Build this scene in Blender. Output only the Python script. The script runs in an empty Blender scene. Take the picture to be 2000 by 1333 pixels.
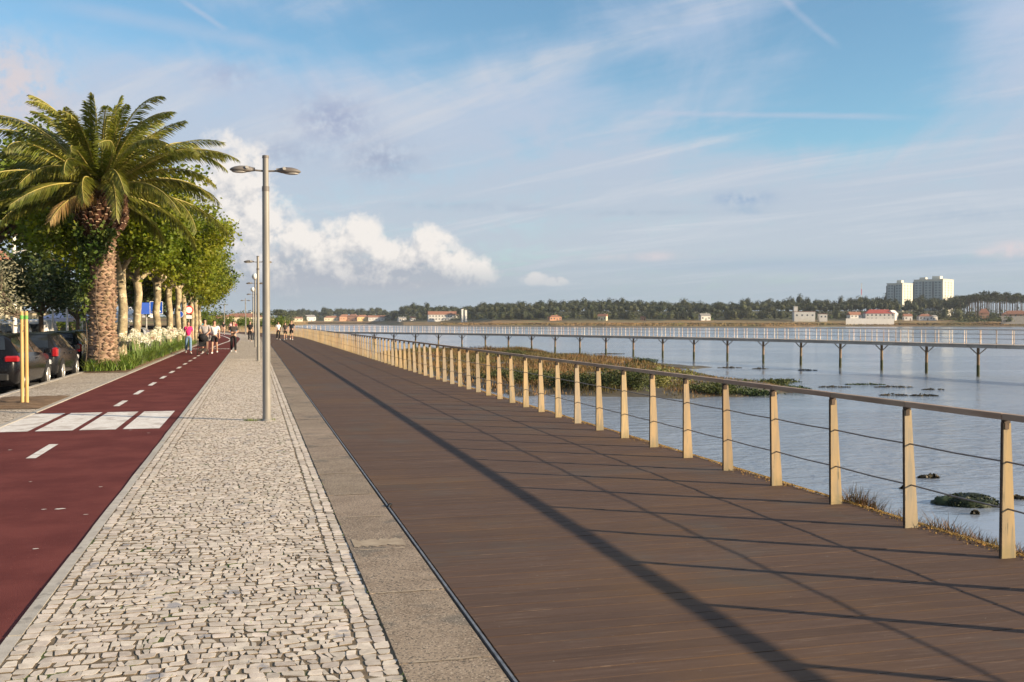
import bpy, math, random
import numpy as np
from mathutils import Vector, Matrix, noise as mn

random.seed(11)
RNG = np.random.default_rng(11)
S = bpy.context.scene
COL = S.collection
PI = math.pi
R = math.radians

# ------------------------------------------------------------------ camera
YAW, F, HZ, CH = R(14.5), 1950.0, 629.0, 1.65
PITCH = math.atan((666.5 - HZ) / F)
cam_d = bpy.data.cameras.new('camera')
cam = bpy.data.objects.new('camera', cam_d)
COL.objects.link(cam)
cam_d.sensor_width = 36.0
cam_d.lens = F / 2000 * 36
cam_d.clip_start = 0.05
cam_d.clip_end = 20000
cam.location = (0, 0, CH)
cam.rotation_euler = (PI / 2 - PITCH, 0, -YAW)
cam_d.dof.use_dof = True
cam_d.dof.focus_distance = 11.0
cam_d.dof.aperture_fstop = 7.1
S.camera = cam

# ------------------------------------------------------------------ light
EXPO = 0.95
SKY_STRENGTH = 0.10
S.view_settings.view_transform = 'Standard'
S.view_settings.look = 'None'
S.view_settings.exposure = EXPO
S.view_settings.gamma = 1.0
S.view_settings.use_curve_mapping = False
SUN_EL = R(17.9)
SUN_H = Vector((2.64, -1.68)).normalized()          # horizontal direction towards the sun
SUN_DIR = Vector((SUN_H.x * math.cos(SUN_EL), SUN_H.y * math.cos(SUN_EL), math.sin(SUN_EL)))
sun_d = bpy.data.lights.new('sun', 'SUN')
sun_d.energy = 5.0
sun_d.angle = R(0.53)
sun_d.color = (1.0, 0.80, 0.55)
sun = bpy.data.objects.new('sun', sun_d)
COL.objects.link(sun)
sun.rotation_euler = SUN_DIR.to_track_quat('Z', 'Y').to_euler()

def lin(r, g, b):
    f = lambda c: (c / 255 / 12.92) if c / 255 <= 0.04045 else ((c / 255 + 0.055) / 1.055) ** 2.4
    return (f(r), f(g), f(b), 1.0)

class Nodes:
    """tiny helper to write node maths as expressions"""
    def __init__(s, nt): s.nt = nt
    def put(s, n, i, v):
        if isinstance(v, bpy.types.NodeSocket): s.nt.links.new(v, n.inputs[i])
        elif v is not None: n.inputs[i].default_value = v
    def m(s, op, a, b=None, c=None, clamp=False):
        n = s.nt.nodes.new('ShaderNodeMath'); n.operation = op; n.use_clamp = clamp
        s.put(n, 0, a); s.put(n, 1, b); s.put(n, 2, c)
        return n.outputs[0]
    def add(s, a, b): return s.m('ADD', a, b)
    def sub(s, a, b): return s.m('SUBTRACT', a, b)
    def mul(s, a, b): return s.m('MULTIPLY', a, b)
    def mx(s, a, b): return s.m('MAXIMUM', a, b)
    def v(s, op, a, b=None, out=0):
        n = s.nt.nodes.new('ShaderNodeVectorMath'); n.operation = op
        s.put(n, 0, a); s.put(n, 1, b)
        return n.outputs[out]
    def xyz(s, x, y, z=0.0):
        n = s.nt.nodes.new('ShaderNodeCombineXYZ')
        s.put(n, 0, x); s.put(n, 1, y); s.put(n, 2, z)
        return n.outputs[0]
    def sep(s, a):
        n = s.nt.nodes.new('ShaderNodeSeparateXYZ'); s.put(n, 0, a)
        return n.outputs
    def ramp(s, x, lo, hi, a=0.0, b=1.0, smooth=True):
        n = s.nt.nodes.new('ShaderNodeMapRange')
        n.interpolation_type = 'SMOOTHSTEP' if smooth else 'LINEAR'
        s.put(n, 0, x); s.put(n, 1, lo); s.put(n, 2, hi); s.put(n, 3, a); s.put(n, 4, b)
        return n.outputs[0]
    def mix(s, f, a, b, mode='MIX'):
        n = s.nt.nodes.new('ShaderNodeMix'); n.data_type = 'RGBA'; n.blend_type = mode
        s.put(n, 0, f); s.put(n, 6, a); s.put(n, 7, b)
        return n.outputs[2]
    def noise(s, vec, scale=1.0, detail=4.0, rough=0.55, dist=0.0, dim='3D'):
        n = s.nt.nodes.new('ShaderNodeTexNoise'); n.noise_dimensions = dim
        s.put(n, 'Vector', vec); s.put(n, 'Scale', scale); s.put(n, 'Detail', detail)
        s.put(n, 'Roughness', rough); s.put(n, 'Distortion', dist)
        return n.outputs[0]

# ------------------------------------------------------------------ sky
world = bpy.data.worlds.new('World')
S.world = world
world.use_nodes = True
wt = world.node_tree
wt.nodes.clear()
W = Nodes(wt)
out = wt.nodes.new('ShaderNodeOutputWorld')
bg = wt.nodes.new('ShaderNodeBackground')
bg.inputs['Strength'].default_value = SKY_STRENGTH
wt.links.new(bg.outputs[0], out.inputs[0])
sky = wt.nodes.new('ShaderNodeTexSky')
sky.sky_type = 'NISHITA'
sky.sun_disc = False
sky.sun_elevation = SUN_EL
sky.sun_rotation = math.atan2(SUN_H.x, SUN_H.y)
sky.air_density = 1.0
sky.dust_density = 0.6
sky.ozone_density = 2.2
K = 1.0 / (SKY_STRENGTH * 2 ** EXPO)
def cloudcol(r, g, b):
    c = lin(r, g, b)
    return (c[0] * K, c[1] * K, c[2] * K, 1.0)
def AE(px, py):                                       # a direction in the photo as azimuth, elevation in degrees
    a = math.atan((px - 1000) / F)
    return math.degrees(a + YAW), math.degrees(math.atan((HZ - py) / F * math.cos(a)))
tc = wt.nodes.new('ShaderNodeTexCoord')
D = W.v('NORMALIZE', tc.outputs['Generated'])
dx, dy, dz = W.sep(D)
az = W.mul(W.m('ARCTAN2', dx, dy), 180 / PI)
el = W.mul(W.m('ARCSINE', dz), 180 / PI)
AEv = W.xyz(az, el)
plane = W.v('DIVIDE', W.xyz(dx, dy, 0.0), W.xyz(*(W.add(W.mx(dz, 0.0), 0.10),) * 3))
ca, sa = math.cos(R(35)), math.sin(R(35))
px_, py_, _ = W.sep(plane)
pr = W.xyz(W.add(W.mul(px_, ca), W.mul(py_, sa)), W.mul(W.sub(W.mul(py_, ca), W.mul(px_, sa)), 0.42))
n_big = W.noise(pr, 1.1, 7, 0.6, 1.1)
n_fine = W.noise(W.xyz(W.add(W.mul(px_, ca), W.mul(py_, sa)), W.mul(W.sub(W.mul(py_, ca), W.mul(px_, sa)), 0.2), 3.0), 3.0, 8, 0.64, 0.9)

def gauss(px, py, sx, sy, w):
    a, e = AE(px, py)
    d = W.v('MULTIPLY', W.v('SUBTRACT', AEv, (a, e, 0)), (1 / (sx / 34.0), 1 / (sy / 34.0), 0))
    return W.mul(W.m('EXPONENT', W.mul(W.v('DOT_PRODUCT', d, d, 1), -1.0)), w)

n_wisp = W.noise(W.v('MULTIPLY', W.xyz(W.add(W.mul(px_, .94), W.mul(py_, -.34)), W.add(W.mul(px_, .34), W.mul(py_, .94)), 7.0), (2.4, .75, 1.0)), 1.3, 8, 0.62, 1.4)
veil = W.ramp(el, 4.0, 30.0, 0.95, 0.50)
for g in ((1690, 120, 210, 170, -0.95), (1480, 255, 300, 45, -0.55), (1290, 170, 170, 70, -0.5), (980, 20, 330, 90, -0.6),
          (160, 20, 360, 60, -0.65), (560, 100, 170, 45, -0.4), (840, 150, 90, 40, -0.3), (1410, 90, 150, 130, 0.25),
          (1960, 60, 120, 120, 0.3), (1050, 250, 420, 90, 0.15), (1720, 400, 380, 70, 0.2), (350, 220, 300, 90, 0.15)):
    veil = W.add(veil, gauss(*g))
veil = W.add(veil, W.mul(W.sub(n_big, 0.5), 1.0))
veil = W.add(veil, W.mul(W.sub(n_fine, 0.5), 0.85))
veil = W.add(veil, W.mul(W.sub(n_wisp, 0.5), 0.9))
veil = W.m('MULTIPLY', W.ramp(veil, 0.02, 1.0), 0.92, clamp=True)
sky_tint = W.mix(1.0, sky.outputs[0], (0.74, 0.91, 0.91, 1), 'MULTIPLY')
veil_col = W.mix(W.ramp(el, 2.0, 20.0), cloudcol(190, 199, 212), cloudcol(187, 203, 228))
veil_col = W.mix(W.ramp(n_fine, 0.45, 0.75), veil_col, cloudcol(208, 212, 222))
c = W.mix(veil, sky_tint, veil_col)
# pale grey air low over the horizon
c = W.mix(W.ramp(el, 0.0, 4.6, 0.85, 0.0), c, cloudcol(160, 179, 193))
c = W.mix(W.mul(gauss(1650, 515, 420, 14, 1.0), 0.5), c, cloudcol(158, 182, 205))
# thin clear slots and grey scraps
nscr = W.noise(AEv, 0.9, 5, 0.65)
for (x, y, sx, sy, w, col) in ((650, 235, 55, 32, 0.75, (150, 163, 196)), (748, 312, 52, 26, 0.7, (152, 165, 192)), (545, 300, 60, 20, 0.45, (155, 166, 192)),
                               (450, 150, 45, 20, 0.4, (150, 165, 200)), (1452, 389, 40, 9, 0.9, (142, 172, 205)), (1458, 412, 24, 6, 0.6, (150, 178, 205)),
                               (1240, 417, 90, 4, 0.4, (160, 180, 200)), (1880, 420, 70, 9, 0.35, (160, 182, 204)), (880, 402, 90, 5, 0.35, (160, 178, 200)),
                               (1010, 410, 90, 4, 0.3, (160, 178, 200))):
    m_ = W.m('MULTIPLY', gauss(x, y, sx * 1.3, sy * 1.3, 1.0), W.ramp(nscr, 0.30, 0.62), clamp=True)
    c = W.mix(W.mul(m_, w), c, cloudcol(*col))
for (x, y, sx, sy, w) in ((1978, 488, 22, 10, .8), (1925, 494, 12, 5, .5), (1280, 501, 22, 6, .55), (1230, 503, 70, 5, .25), (25, 165, 62, 50, .7), (70, 215, 40, 30, .35)):
    c = W.mix(W.m('MULTIPLY', gauss(x, y, sx * 1.4, sy * 1.4, w * 1.5), W.ramp(nscr, 0.30, 0.60), clamp=True), c, cloudcol(216, 209, 214))
# vapour trails: great circles of limited length
def trail(x0, y0, x1, y1, wid, w):
    def dv(x, y):
        a, e = AE(x, y); a, e = R(a), R(e)
        return Vector((math.sin(a) * math.cos(e), math.cos(a) * math.cos(e), math.sin(e)))
    a, b = dv(x0, y0), dv(x1, y1)
    n = a.cross(b).normalized(); t = (b - a).normalized(); L = (b - a).length; mid = (a + b) / 2
    wob = W.mul(W.sub(n_fine, 0.5), 0.006)
    dist = W.m('ABSOLUTE', W.add(W.v('DOT_PRODUCT', D, tuple(n), 1), wob))
    along = W.m('ABSOLUTE', W.v('DOT_PRODUCT', W.v('SUBTRACT', D, tuple(mid)), tuple(t), 1))
    k = W.mul(W.ramp(dist, 0.0, wid, 1.0, 0.0), W.ramp(along, L * 0.25, L * 0.55, 1.0, 0.0))
    return W.mul(W.mul(k, W.ramp(n_fine, 0.25, 0.6, 0.5, 1.0)), w)
for t in ((1505, -15, 1640, 98, 0.0050, 0.42), (350, 0, 450, 65, 0.004, 0.4), (1180, 222, 1830, 232, 0.0045, 0.42), (60, 0, 620, 110, 0.012, 0.35)):
    c = W.mix(trail(*t), c, cloudcol(196, 203, 222))

# heaped clouds low over the town, lit from the right
grp = bpy.data.node_groups.new('heap_density', 'ShaderNodeTree')
grp.interface.new_socket('P', in_out='INPUT', socket_type='NodeSocketVector')
grp.interface.new_socket('D', in_out='OUTPUT', socket_type='NodeSocketFloat')
gi, go = grp.nodes.new('NodeGroupInput'), grp.nodes.new('NodeGroupOutput')
Gn = Nodes(grp)
P = gi.outputs[0]
grp.interface.new_socket('N', in_out='OUTPUT', socket_type='NodeSocketFloat')
warp1 = Gn.sub(Gn.noise(P, 0.50, 8, 0.62, 0.25), 0.5)
warp2 = Gn.sub(Gn.noise(Gn.v('ADD', P, (31, 7, 4)), 1.35, 8, 0.66, 0.2), 0.5)
dens = None
for (x, y, rx, ry) in ((448, 400, 80, 120), (505, 430, 75, 75), (450, 360, 95, 100), (480, 455, 95, 60), (575, 466, 52, 42), (625, 484, 50, 40), (685, 472, 70, 52), (706, 450, 48, 40), (765, 498, 64, 42), (838, 488, 60, 52),
                       (800, 522, 80, 40), (880, 520, 60, 38), (928, 530, 64, 36), (640, 528, 140, 46), (540, 525, 150, 60), (740, 538, 130, 34), (860, 542, 90, 24),
                       (1040, 546, 34, 15), (1085, 551, 30, 10)):
    a, e = AE(x, y)
    q = Gn.v('MULTIPLY', Gn.v('SUBTRACT', P, (a, e, 0)), (34.0 / rx, 34.0 / ry, 0))
    d_ = Gn.sub(1.0, Gn.v('DOT_PRODUCT', q, q, 1))
    dens = d_ if dens is None else Gn.m('SMOOTH_MAX', dens, d_, 0.25)
dens = Gn.m('MAXIMUM', dens, -1.5)
nz_ = Gn.add(Gn.mul(warp1, 1.0), Gn.mul(warp2, 0.5))
grp.links.new(Gn.add(dens, Gn.mul(nz_, 2.6)), go.inputs[0])
grp.links.new(nz_, go.inputs[1])
def density(vec):
    n = wt.nodes.new('ShaderNodeGroup'); n.node_tree = grp
    wt.links.new(vec, n.inputs[0])
    return n.outputs
d0 = density(AEv)
d1 = density(W.v('ADD', AEv, (0.28, 0.42, 0)))
d2 = density(W.v('ADD', AEv, (0.75, 1.15, 0)))
cover = W.ramp(d0[0], -0.1, 0.80)
# brighter where less cloud stands between this point and the sun
shade_ = W.add(W.mul(W.sub(d0[1], d1[1]), 1.25), W.mul(W.sub(d0[0], d2[0]), 0.26))
litk = W.m('ADD', W.ramp(shade_, -0.30, 0.36, 0.0, 1.0, False), W.ramp(el, 2.0, 4.4, -0.40, 0.26), clamp=True)
heap_col = W.mix(litk, cloudcol(174, 181, 193), cloudcol(247, 241, 235))
body = W.m('MULTIPLY', W.add(gauss(600, 545, 260, 48, 0.75), gauss(830, 552, 130, 26, 0.45)), W.ramp(n_big, 0.2, 0.6, 0.7, 1.0), clamp=True)
c = W.mix(body, c, cloudcol(176, 181, 192))
fade = W.ramp(el, 0.9, 3.6, 0.12, 0.96)
left = W.ramp(az, -9.0, -5.0, 0.55, 1.0)
c = W.mix(W.mul(W.mul(cover, fade), left), c, heap_col)
wt.links.new(c, bg.inputs['Color'])
world.cycles.sampling_method = 'MANUAL'
world.cycles.sample_map_resolution = 512

# ------------------------------------------------------------------ places
CM = Matrix.LocRotScale(cam.location, cam.rotation_euler, None)
def ray(px, py):
    return (CM.to_3x3() @ Vector(((px - 1000) / F, (666.5 - py) / F, -1.0)))
def G(px, py, z=0.0):                                 # where the sight line meets level z
    d = ray(px, py); t = (z - CH) / d.z
    return Vector((d.x * t, d.y * t, z))
def AT(px, dist, z=0.0):                              # a point of level z at a forward distance
    u = (px - 1000) / F
    return Vector((dist * (u * math.cos(YAW) + math.sin(YAW)), dist * (-u * math.sin(YAW) + math.cos(YAW)), z))

# the promenade runs straight and then bends left
_st = 0.25
_tab = []
_p, _h, _s = Vector((0, -40)), 0.0, -40.0
while _s < 300:
    _tab.append((_p.x, _p.y, _h))
    k = 0 if _s < 95 else (1 / 400 if _s < 168 else 1 / 95)
    _p = _p + Vector((-math.sin(_h), math.cos(_h))) * _st
    _h += k * _st; _s += _st
def way(s, off, z=0.0):
    i = (s + 40) / _st; j = max(0, min(len(_tab) - 2, int(i))); f = i - j
    a, b = _tab[j], _tab[j + 1]
    x, y, h = a[0] + (b[0] - a[0]) * f, a[1] + (b[1] - a[1]) * f, a[2] + (b[2] - a[2]) * f
    return Vector((x + math.cos(h) * off, y + math.sin(h) * off, z))
def way_h(s):
    i = max(0, min(len(_tab) - 1, int((s + 40) / _st)))
    return _tab[i][2]

# ------------------------------------------------------------------ mesh helpers
def tag(o, label=None, cat=None, group=None, kind=None):
    for k, v in (('label', label), ('category', cat), ('group', group), ('kind', kind)):
        if v: o[k] = v
    return o
def link(name, me, parent=None, mats=None):
    o = bpy.data.objects.new(name, me); COL.objects.link(o)
    if parent: o.parent = parent
    if mats:
        for m in (mats if isinstance(mats, (list, tuple)) else [mats]): me.materials.append(m)
    return o
def empty(name, loc, rz=0.0):
    o = bpy.data.objects.new(name, None); COL.objects.link(o)
    o.location = loc; o.rotation_euler = (0, 0, rz); o.empty_display_size = 0.2
    return o
def thing(name, label, cat, loc=(0, 0, 0), rz=0.0, group=None):
    return tag(empty(name, loc, rz), label, cat, group)
def kids(o): return [c for c in o.children]
def copy_tree(o, parent=None):
    c = o.copy(); COL.objects.link(c)
    if parent: c.parent = parent
    for ch in kids(o): copy_tree(ch, c)
    return c
def fast(name, V, Fa, mat=None, parent=None, smooth=False):
    """numpy arrays -> mesh object (all faces of one size)"""
    V = np.asarray(V, dtype=np.float32); Fa = np.asarray(Fa, dtype=np.int32)
    me = bpy.data.meshes.new(name)
    me.vertices.add(len(V)); me.vertices.foreach_set('co', V.ravel())
    k = Fa.shape[1]
    me.loops.add(Fa.size); me.loops.foreach_set('vertex_index', Fa.ravel())
    me.polygons.add(len(Fa)); me.polygons.foreach_set('loop_start', np.arange(0, Fa.size, k, dtype=np.int32))
    me.polygons.foreach_set('use_smooth', np.full(len(Fa), bool(smooth)))
    me.update(calc_edges=True)
    return link(name, me, parent, mat)

class MB:
    """collects simple shapes and builds them as one mesh"""
    def __init__(s): s.v = []; s.f = []; s.mi = []; s.sm = []; s.cur = 0
    def mat(s, i): s.cur = i; return s
    def addf(s, vs, fs, smooth=False):
        b = len(s.v); s.v += [tuple(x) for x in vs]
        for f in fs: s.f.append([b + i for i in f]); s.mi.append(s.cur); s.sm.append(smooth)
    def box(s, c, d, M=None, taper=None):
        x, y, z = d[0] / 2, d[1] / 2, d[2] / 2
        tx, ty = taper if taper else (1, 1)
        p = [(-x, -y, -z), (x, -y, -z), (x, y, -z), (-x, y, -z), (-x * tx, -y * ty, z), (x * tx, -y * ty, z), (x * tx, y * ty, z), (-x * tx, y * ty, z)]
        q = [Vector(a) for a in p]
        if M is not None: q = [M @ a for a in q]
        q = [a + Vector(c) for a in q]
        s.addf(q, [(3, 2, 1, 0), (4, 5, 6, 7), (0, 1, 5, 4), (1, 2, 6, 5), (2, 3, 7, 6), (3, 0, 4, 7)])
        return s
    def bbox(s, c, d, b=0.01, M=None):
        """box with chamfered upright and top edges"""
        x, y, z = d[0] / 2, d[1] / 2, d[2] / 2
        def ring(xx, yy, zz, cc): return [(-xx + cc, -yy, zz), (xx - cc, -yy, zz), (xx, -yy + cc, zz), (xx, yy - cc, zz), (xx - cc, yy, zz), (-xx + cc, yy, zz), (-xx, yy - cc, zz), (-xx, -yy + cc, zz)]
        pts = ring(x, y, -z, b) + ring(x, y, z - b, b) + ring(x - b, y - b, z, b * 0.6)
        pts = [Vector(a) for a in pts]
        if M is not None: pts = [M @ a for a in pts]
        pts = [a + Vector(c) for a in pts]
        fs = [tuple(range(7, -1, -1)), tuple(range(16, 24))]
        for k in (0, 8):
            for i in range(8): j = (i + 1) % 8; fs.append((k + i, k + j, k + 8 + j, k + 8 + i))
        s.addf(pts, fs); return s
    def tube(s, pts, rad, n=8, caps=True, smooth=True):
        pts = [Vector(p) for p in pts]
        if not isinstance(rad, (list, tuple)): rad = [rad] * len(pts)
        vs, fs = [], []
        up = None
        for i, p in enumerate(pts):
            t = (pts[min(i + 1, len(pts) - 1)] - pts[max(i - 1, 0)]).normalized()
            if up is None:
                up = Vector((0, 0, 1)) if abs(t.z) < 0.9 else Vector((1, 0, 0))
            a = t.cross(up).normalized(); b = a.cross(t).normalized(); up = b
            for k in range(n):
                w = 2 * PI * k / n
                vs.append(p + (a * math.cos(w) + b * math.sin(w)) * rad[i])
        for i in range(len(pts) - 1):
            for k in range(n):
                j = (k + 1) % n
                fs.append((i * n + k, i * n + j, (i + 1) * n + j, (i + 1) * n + k))
        s.addf(vs, fs, smooth)
        if caps:
            s.addf(vs[:n], [tuple(range(n - 1, -1, -1))]); s.addf(vs[-n:], [tuple(range(n))])
        return s
    def lathe(s, prof, c=(0, 0, 0), n=16, smooth=True, M=None, cap=True):
        vs, fs = [], []
        for r, z in prof:
            for k in range(n):
                w = 2 * PI * k / n
                v = Vector((r * math.cos(w), r * math.sin(w), z))
                if M is not None: v = M @ v
                vs.append(v + Vector(c))
        for i in range(len(prof) - 1):
            for k in range(n):
                j = (k + 1) % n
                fs.append((i * n + k, i * n + j, (i + 1) * n + j, (i + 1) * n + k))
        s.addf(vs, fs, smooth)
        if cap:
            s.addf(vs[:n], [tuple(range(n - 1, -1, -1))]); s.addf(vs[-n:], [tuple(range(n))])
        return s
    def ell(s, c, r, nu=10, nv=7, M=None):
        vs, fs = [], []
        for i in range(nv + 1):
            th = PI * i / nv
            for k in range(nu):
                w = 2 * PI * k / nu
                v = Vector((r[0] * math.sin(th) * math.cos(w), r[1] * math.sin(th) * math.sin(w), -r[2] * math.cos(th)))
                if M is not None: v = M @ v
                vs.append(v + Vector(c))
        for i in range(nv):
            for k in range(nu):
                j = (k + 1) % nu
                fs.append((i * nu + k, i * nu + j, (i + 1) * nu + j, (i + 1) * nu + k))
        s.addf(vs, fs, True); return s
    def quad(s, *p): s.addf(p, [tuple(range(len(p)))]); return s
    def prism(s, poly, z0, z1):
        n = len(poly)
        vs = [(p[0], p[1], z0) for p in poly] + [(p[0], p[1], z1) for p in poly]
        s.addf(vs, [tuple(range(n - 1, -1, -1)), tuple(range(n, 2 * n))] + [(i, (i + 1) % n, n + (i + 1) % n, n + i) for i in range(n)])
        return s
    def build(s, name, mats=None, parent=None, loc=None):
        me = bpy.data.meshes.new(name)
        me.from_pydata(s.v, [], s.f)
        me.polygons.foreach_set('material_index', s.mi)
        me.polygons.foreach_set('use_smooth', s.sm)
        me.update()
        o = link(name, me, parent, mats)
        if loc is not None: o.location = loc
        return o

def leaf_quads(C, size, aspect=0.6, up=0.35, rng=RNG, fold=False):
    """kite-shaped leaves at points C with random attitudes"""
    n = len(C)
    size = np.broadcast_to(np.asarray(size, dtype=float), (n,))
    a = rng.normal(size=(n, 3)); a[:, 2] = a[:, 2] * 0.6 - up * 0.4
    a /= np.linalg.norm(a, axis=1, keepdims=True)
    b = rng.normal(size=(n, 3)); b -= a * (a * b).sum(1, keepdims=True)
    b /= np.linalg.norm(b, axis=1, keepdims=True)
    s = size[:, None]
    V = np.stack([C - a * s * .5, C + b * s * aspect * .5 - a * s * .05, C + a * s * .5, C - b * s * aspect * .5 - a * s * .05], 1).reshape(-1, 3)
    return V, np.arange(n * 4).reshape(n, 4)
def blades(base, h, w, lean=0.35, rng=RNG, bend=True):
    """grass blades: a bent strip of two quads narrowing to the tip"""
    n = len(base); h = np.broadcast_to(np.asarray(h, float), (n,)); w = np.broadcast_to(np.asarray(w, float), (n,))
    t = rng.uniform(0, 2 * np.pi, n); d = np.stack([np.cos(t), np.sin(t), np.zeros(n)], 1)
    q = np.stack([-np.sin(t), np.cos(t), np.zeros(n)], 1) * w[:, None] * .5
    ln = rng.uniform(0.2, 1.0, n)[:, None] * lean * h[:, None]
    z = np.zeros((n, 3)); z[:, 2] = h
    m = base + d * ln * .3 + z * .55; e = base + d * ln * 1.1 + z
    V = np.stack([base - q, base + q, m + q * .8, m - q * .8, e + q * .1, e - q * .1], 1).reshape(-1, 3)
    i = np.arange(n)[:, None] * 6
    return V, np.concatenate([i + [0, 1, 2, 3], i + [3, 2, 4, 5]], 0)
# ------------------------------------------------------------------ materials
def pm(name, c1, c2=None, scale=4.0, rough=0.75, bump=0.0, bscale=None, stretch=(1, 1, 1), spec=0.3, rnd=0.0, coord='pos', metal=0.0,
       spots=None, detail=6.0, lo=0.35, hi=0.65, alpha=None, bdist=0.01, trans=0.0, coat=0.0, mix3=None):
    m = bpy.data.materials.new(name); m.use_nodes = True
    nt = m.node_tree; b = nt.nodes['Principled BSDF']; N = Nodes(nt)
    if coord == 'pos': v = nt.nodes.new('ShaderNodeNewGeometry').outputs['Position']
    else: v = nt.nodes.new('ShaderNodeTexCoord').outputs['Object']
    oi = nt.nodes.new('ShaderNodeObjectInfo').outputs['Random']
    if coord != 'pos': v = N.v('ADD', v, N.xyz(N.mul(oi, 37.0), N.mul(oi, 91.0), N.mul(oi, 13.0)))
    v = N.v('MULTIPLY', v, tuple(stretch))
    n = N.noise(v, scale, detail, 0.6)
    c = N.mix(N.ramp(n, lo, hi), c1, c2 if c2 else c1)
    if mix3: c = N.mix(N.ramp(N.noise(v, mix3[1], 4, 0.6), mix3[2], mix3[2] + 0.12), c, mix3[0])
    if spots:                                          # (colour, scale, threshold)
        for (sc, ss, th) in ([spots] if not isinstance(spots, list) else spots):
            c = N.mix(N.ramp(N.noise(v, ss, 3, 0.55), th, th + 0.06), c, sc)
    if rnd:
        g = nt.nodes.new('ShaderNodeNewGeometry').outputs['Random Per Island']
        q = N.m('FRACT', N.add(oi, g))
        h = nt.nodes.new('ShaderNodeHueSaturation')
        N.put(h, 'Value', N.ramp(q, 0, 1, 1 - rnd, 1 + rnd, False)); N.put(h, 'Color', c)
        N.put(h, 'Hue', N.ramp(N.m('FRACT', N.mul(q, 7.13)), 0, 1, 0.5 - rnd * 0.04, 0.5 + rnd * 0.04, False))
        c = h.outputs[0]
    N.put(b, 'Base Color', c)
    b.inputs['Roughness'].default_value = rough
    b.inputs['Specular IOR Level'].default_value = spec
    b.inputs['Metallic'].default_value = metal
    if coat: b.inputs['Coat Weight'].default_value = coat
    if bump:
        bn = nt.nodes.new('ShaderNodeBump'); bn.inputs['Strength'].default_value = bump; bn.inputs['Distance'].default_value = bdist
        N.put(bn, 'Height', N.noise(v, bscale or scale * 4, 5, 0.6))
        nt.links.new(bn.outputs[0], b.inputs['Normal'])
    if trans:                                          # leaves let light through
        tr = nt.nodes.new('ShaderNodeBsdfTranslucent'); N.put(tr, 'Color', N.mix(1.0, c, (1.25, 1.25, 0.55, 1), 'MULTIPLY'))
        mx = nt.nodes.new('ShaderNodeMixShader'); mx.inputs[0].default_value = trans
        nt.links.new(b.outputs[0], mx.inputs[1]); nt.links.new(tr.outputs[0], mx.inputs[2])
        nt.links.new(mx.outputs[0], nt.nodes['Material Output'].inputs[0])
    return m
def c4(r, g, b): return (r, g, b, 1.0)

M = {}
M['red'] = pm('red_asphalt', c4(.108, .029, .026), c4(.150, .043, .037), 1.3, .92, .7, 110, spec=.08, detail=9, bdist=.004,
              spots=[(c4(.27, .12, .10), 55, .69), (c4(.09, .027, .026), 70, .64)])
M['white_paint'] = pm('white_road_paint', c4(.62, .58, .52), c4(.74, .71, .66), 5, .7, .2, 150, spots=[(c4(.42, .30, .26), 38, .62), (c4(.34, .19, .17), 7, .66), (c4(.5, .45, .4), 2.2, .55)])
M['cobble'] = pm('limestone_cobble', c4(.455, .395, .33), c4(.60, .53, .445), 14, .85, .35, 70, rnd=.20, spec=.15, bdist=.003,
                 spots=[(c4(.28, .27, .27), 5.0, .62), (c4(.50, .40, .25), 7, .70)])
M['joint'] = pm('mossy_sand_joint', c4(.125, .092, .058), c4(.185, .145, .095), 9, .95, .4, 80, spots=[(c4(.075, .095, .03), 4.5, .60)])
def cobble_flat(name, sc=11.0):
    m = bpy.data.materials.new(name); m.use_nodes = True
    nt = m.node_tree; b = nt.nodes['Principled BSDF']; N = Nodes(nt)
    p = nt.nodes.new('ShaderNodeNewGeometry').outputs['Position']
    p = N.v('ADD', p, N.v('MULTIPLY', N.xyz(N.noise(p, 3.0, 2), N.noise(N.v('ADD', p, (9, 3, 1)), 3.0, 2), 0), (.05, .05, 0)))
    v1 = nt.nodes.new('ShaderNodeTexVoronoi'); v1.feature = 'DISTANCE_TO_EDGE'; v1.inputs['Scale'].default_value = sc; v1.inputs['Randomness'].default_value = .7
    v2 = nt.nodes.new('ShaderNodeTexVoronoi'); v2.inputs['Scale'].default_value = sc; v2.inputs['Randomness'].default_value = .7
    N.put(v1, 'Vector', p); N.put(v2, 'Vector', p)
    e = N.ramp(v1.outputs['Distance'], 0.01, 0.07)
    val = N.sep(v2.outputs['Color'])[0]
    c = N.mix(val, c4(.40, .34, .275), c4(.56, .49, .40))
    c = N.mix(N.ramp(N.noise(p, .7, 4), .45, .75), c, c4(.36, .32, .27))
    c = N.mix(e, c4(.16, .125, .085), c)
    N.put(b, 'Base Color', c); b.inputs['Roughness'].default_value = .85; b.inputs['Specular IOR Level'].default_value = .2
    bn = nt.nodes.new('ShaderNodeBump'); bn.inputs['Strength'].default_value = .8; bn.inputs['Distance'].default_value = .01
    N.put(bn, 'Height', e); nt.links.new(bn.outputs[0], b.inputs['Normal'])
    return m
M['cobble_flat'] = cobble_flat('far_cobbles')
M['granite'] = pm('exposed_granite_concrete', c4(.235, .18, .128), c4(.305, .24, .175), 3.0, .85, .6, 200, rnd=.10, spec=.25, bdist=.004,
                  spots=[(c4(.17, .145, .115), 1.6, .56), (c4(.09, .075, .06), 75, .54), (c4(.47, .39, .30), 85, .59)])
M['curbstone'] = pm('pale_curb_stone', c4(.36, .33, .285), c4(.44, .41, .36), 8, .8, .35, 120, rnd=.08, spots=(c4(.27, .25, .22), 6, .6), bdist=.004)
M['mortar'] = pm('pale_mortar', c4(.38, .31, .225), c4(.30, .24, .17), 9, .9, .4, 100)
M['steel_strip'] = pm('galvanised_edge_strip', c4(.13, .14, .155), c4(.22, .235, .255), 12, .55, .1, 60, metal=.4)
M['rubber'] = pm('black_rubber', c4(.012, .012, .013), c4(.02, .02, .02), 12, .6)

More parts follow.
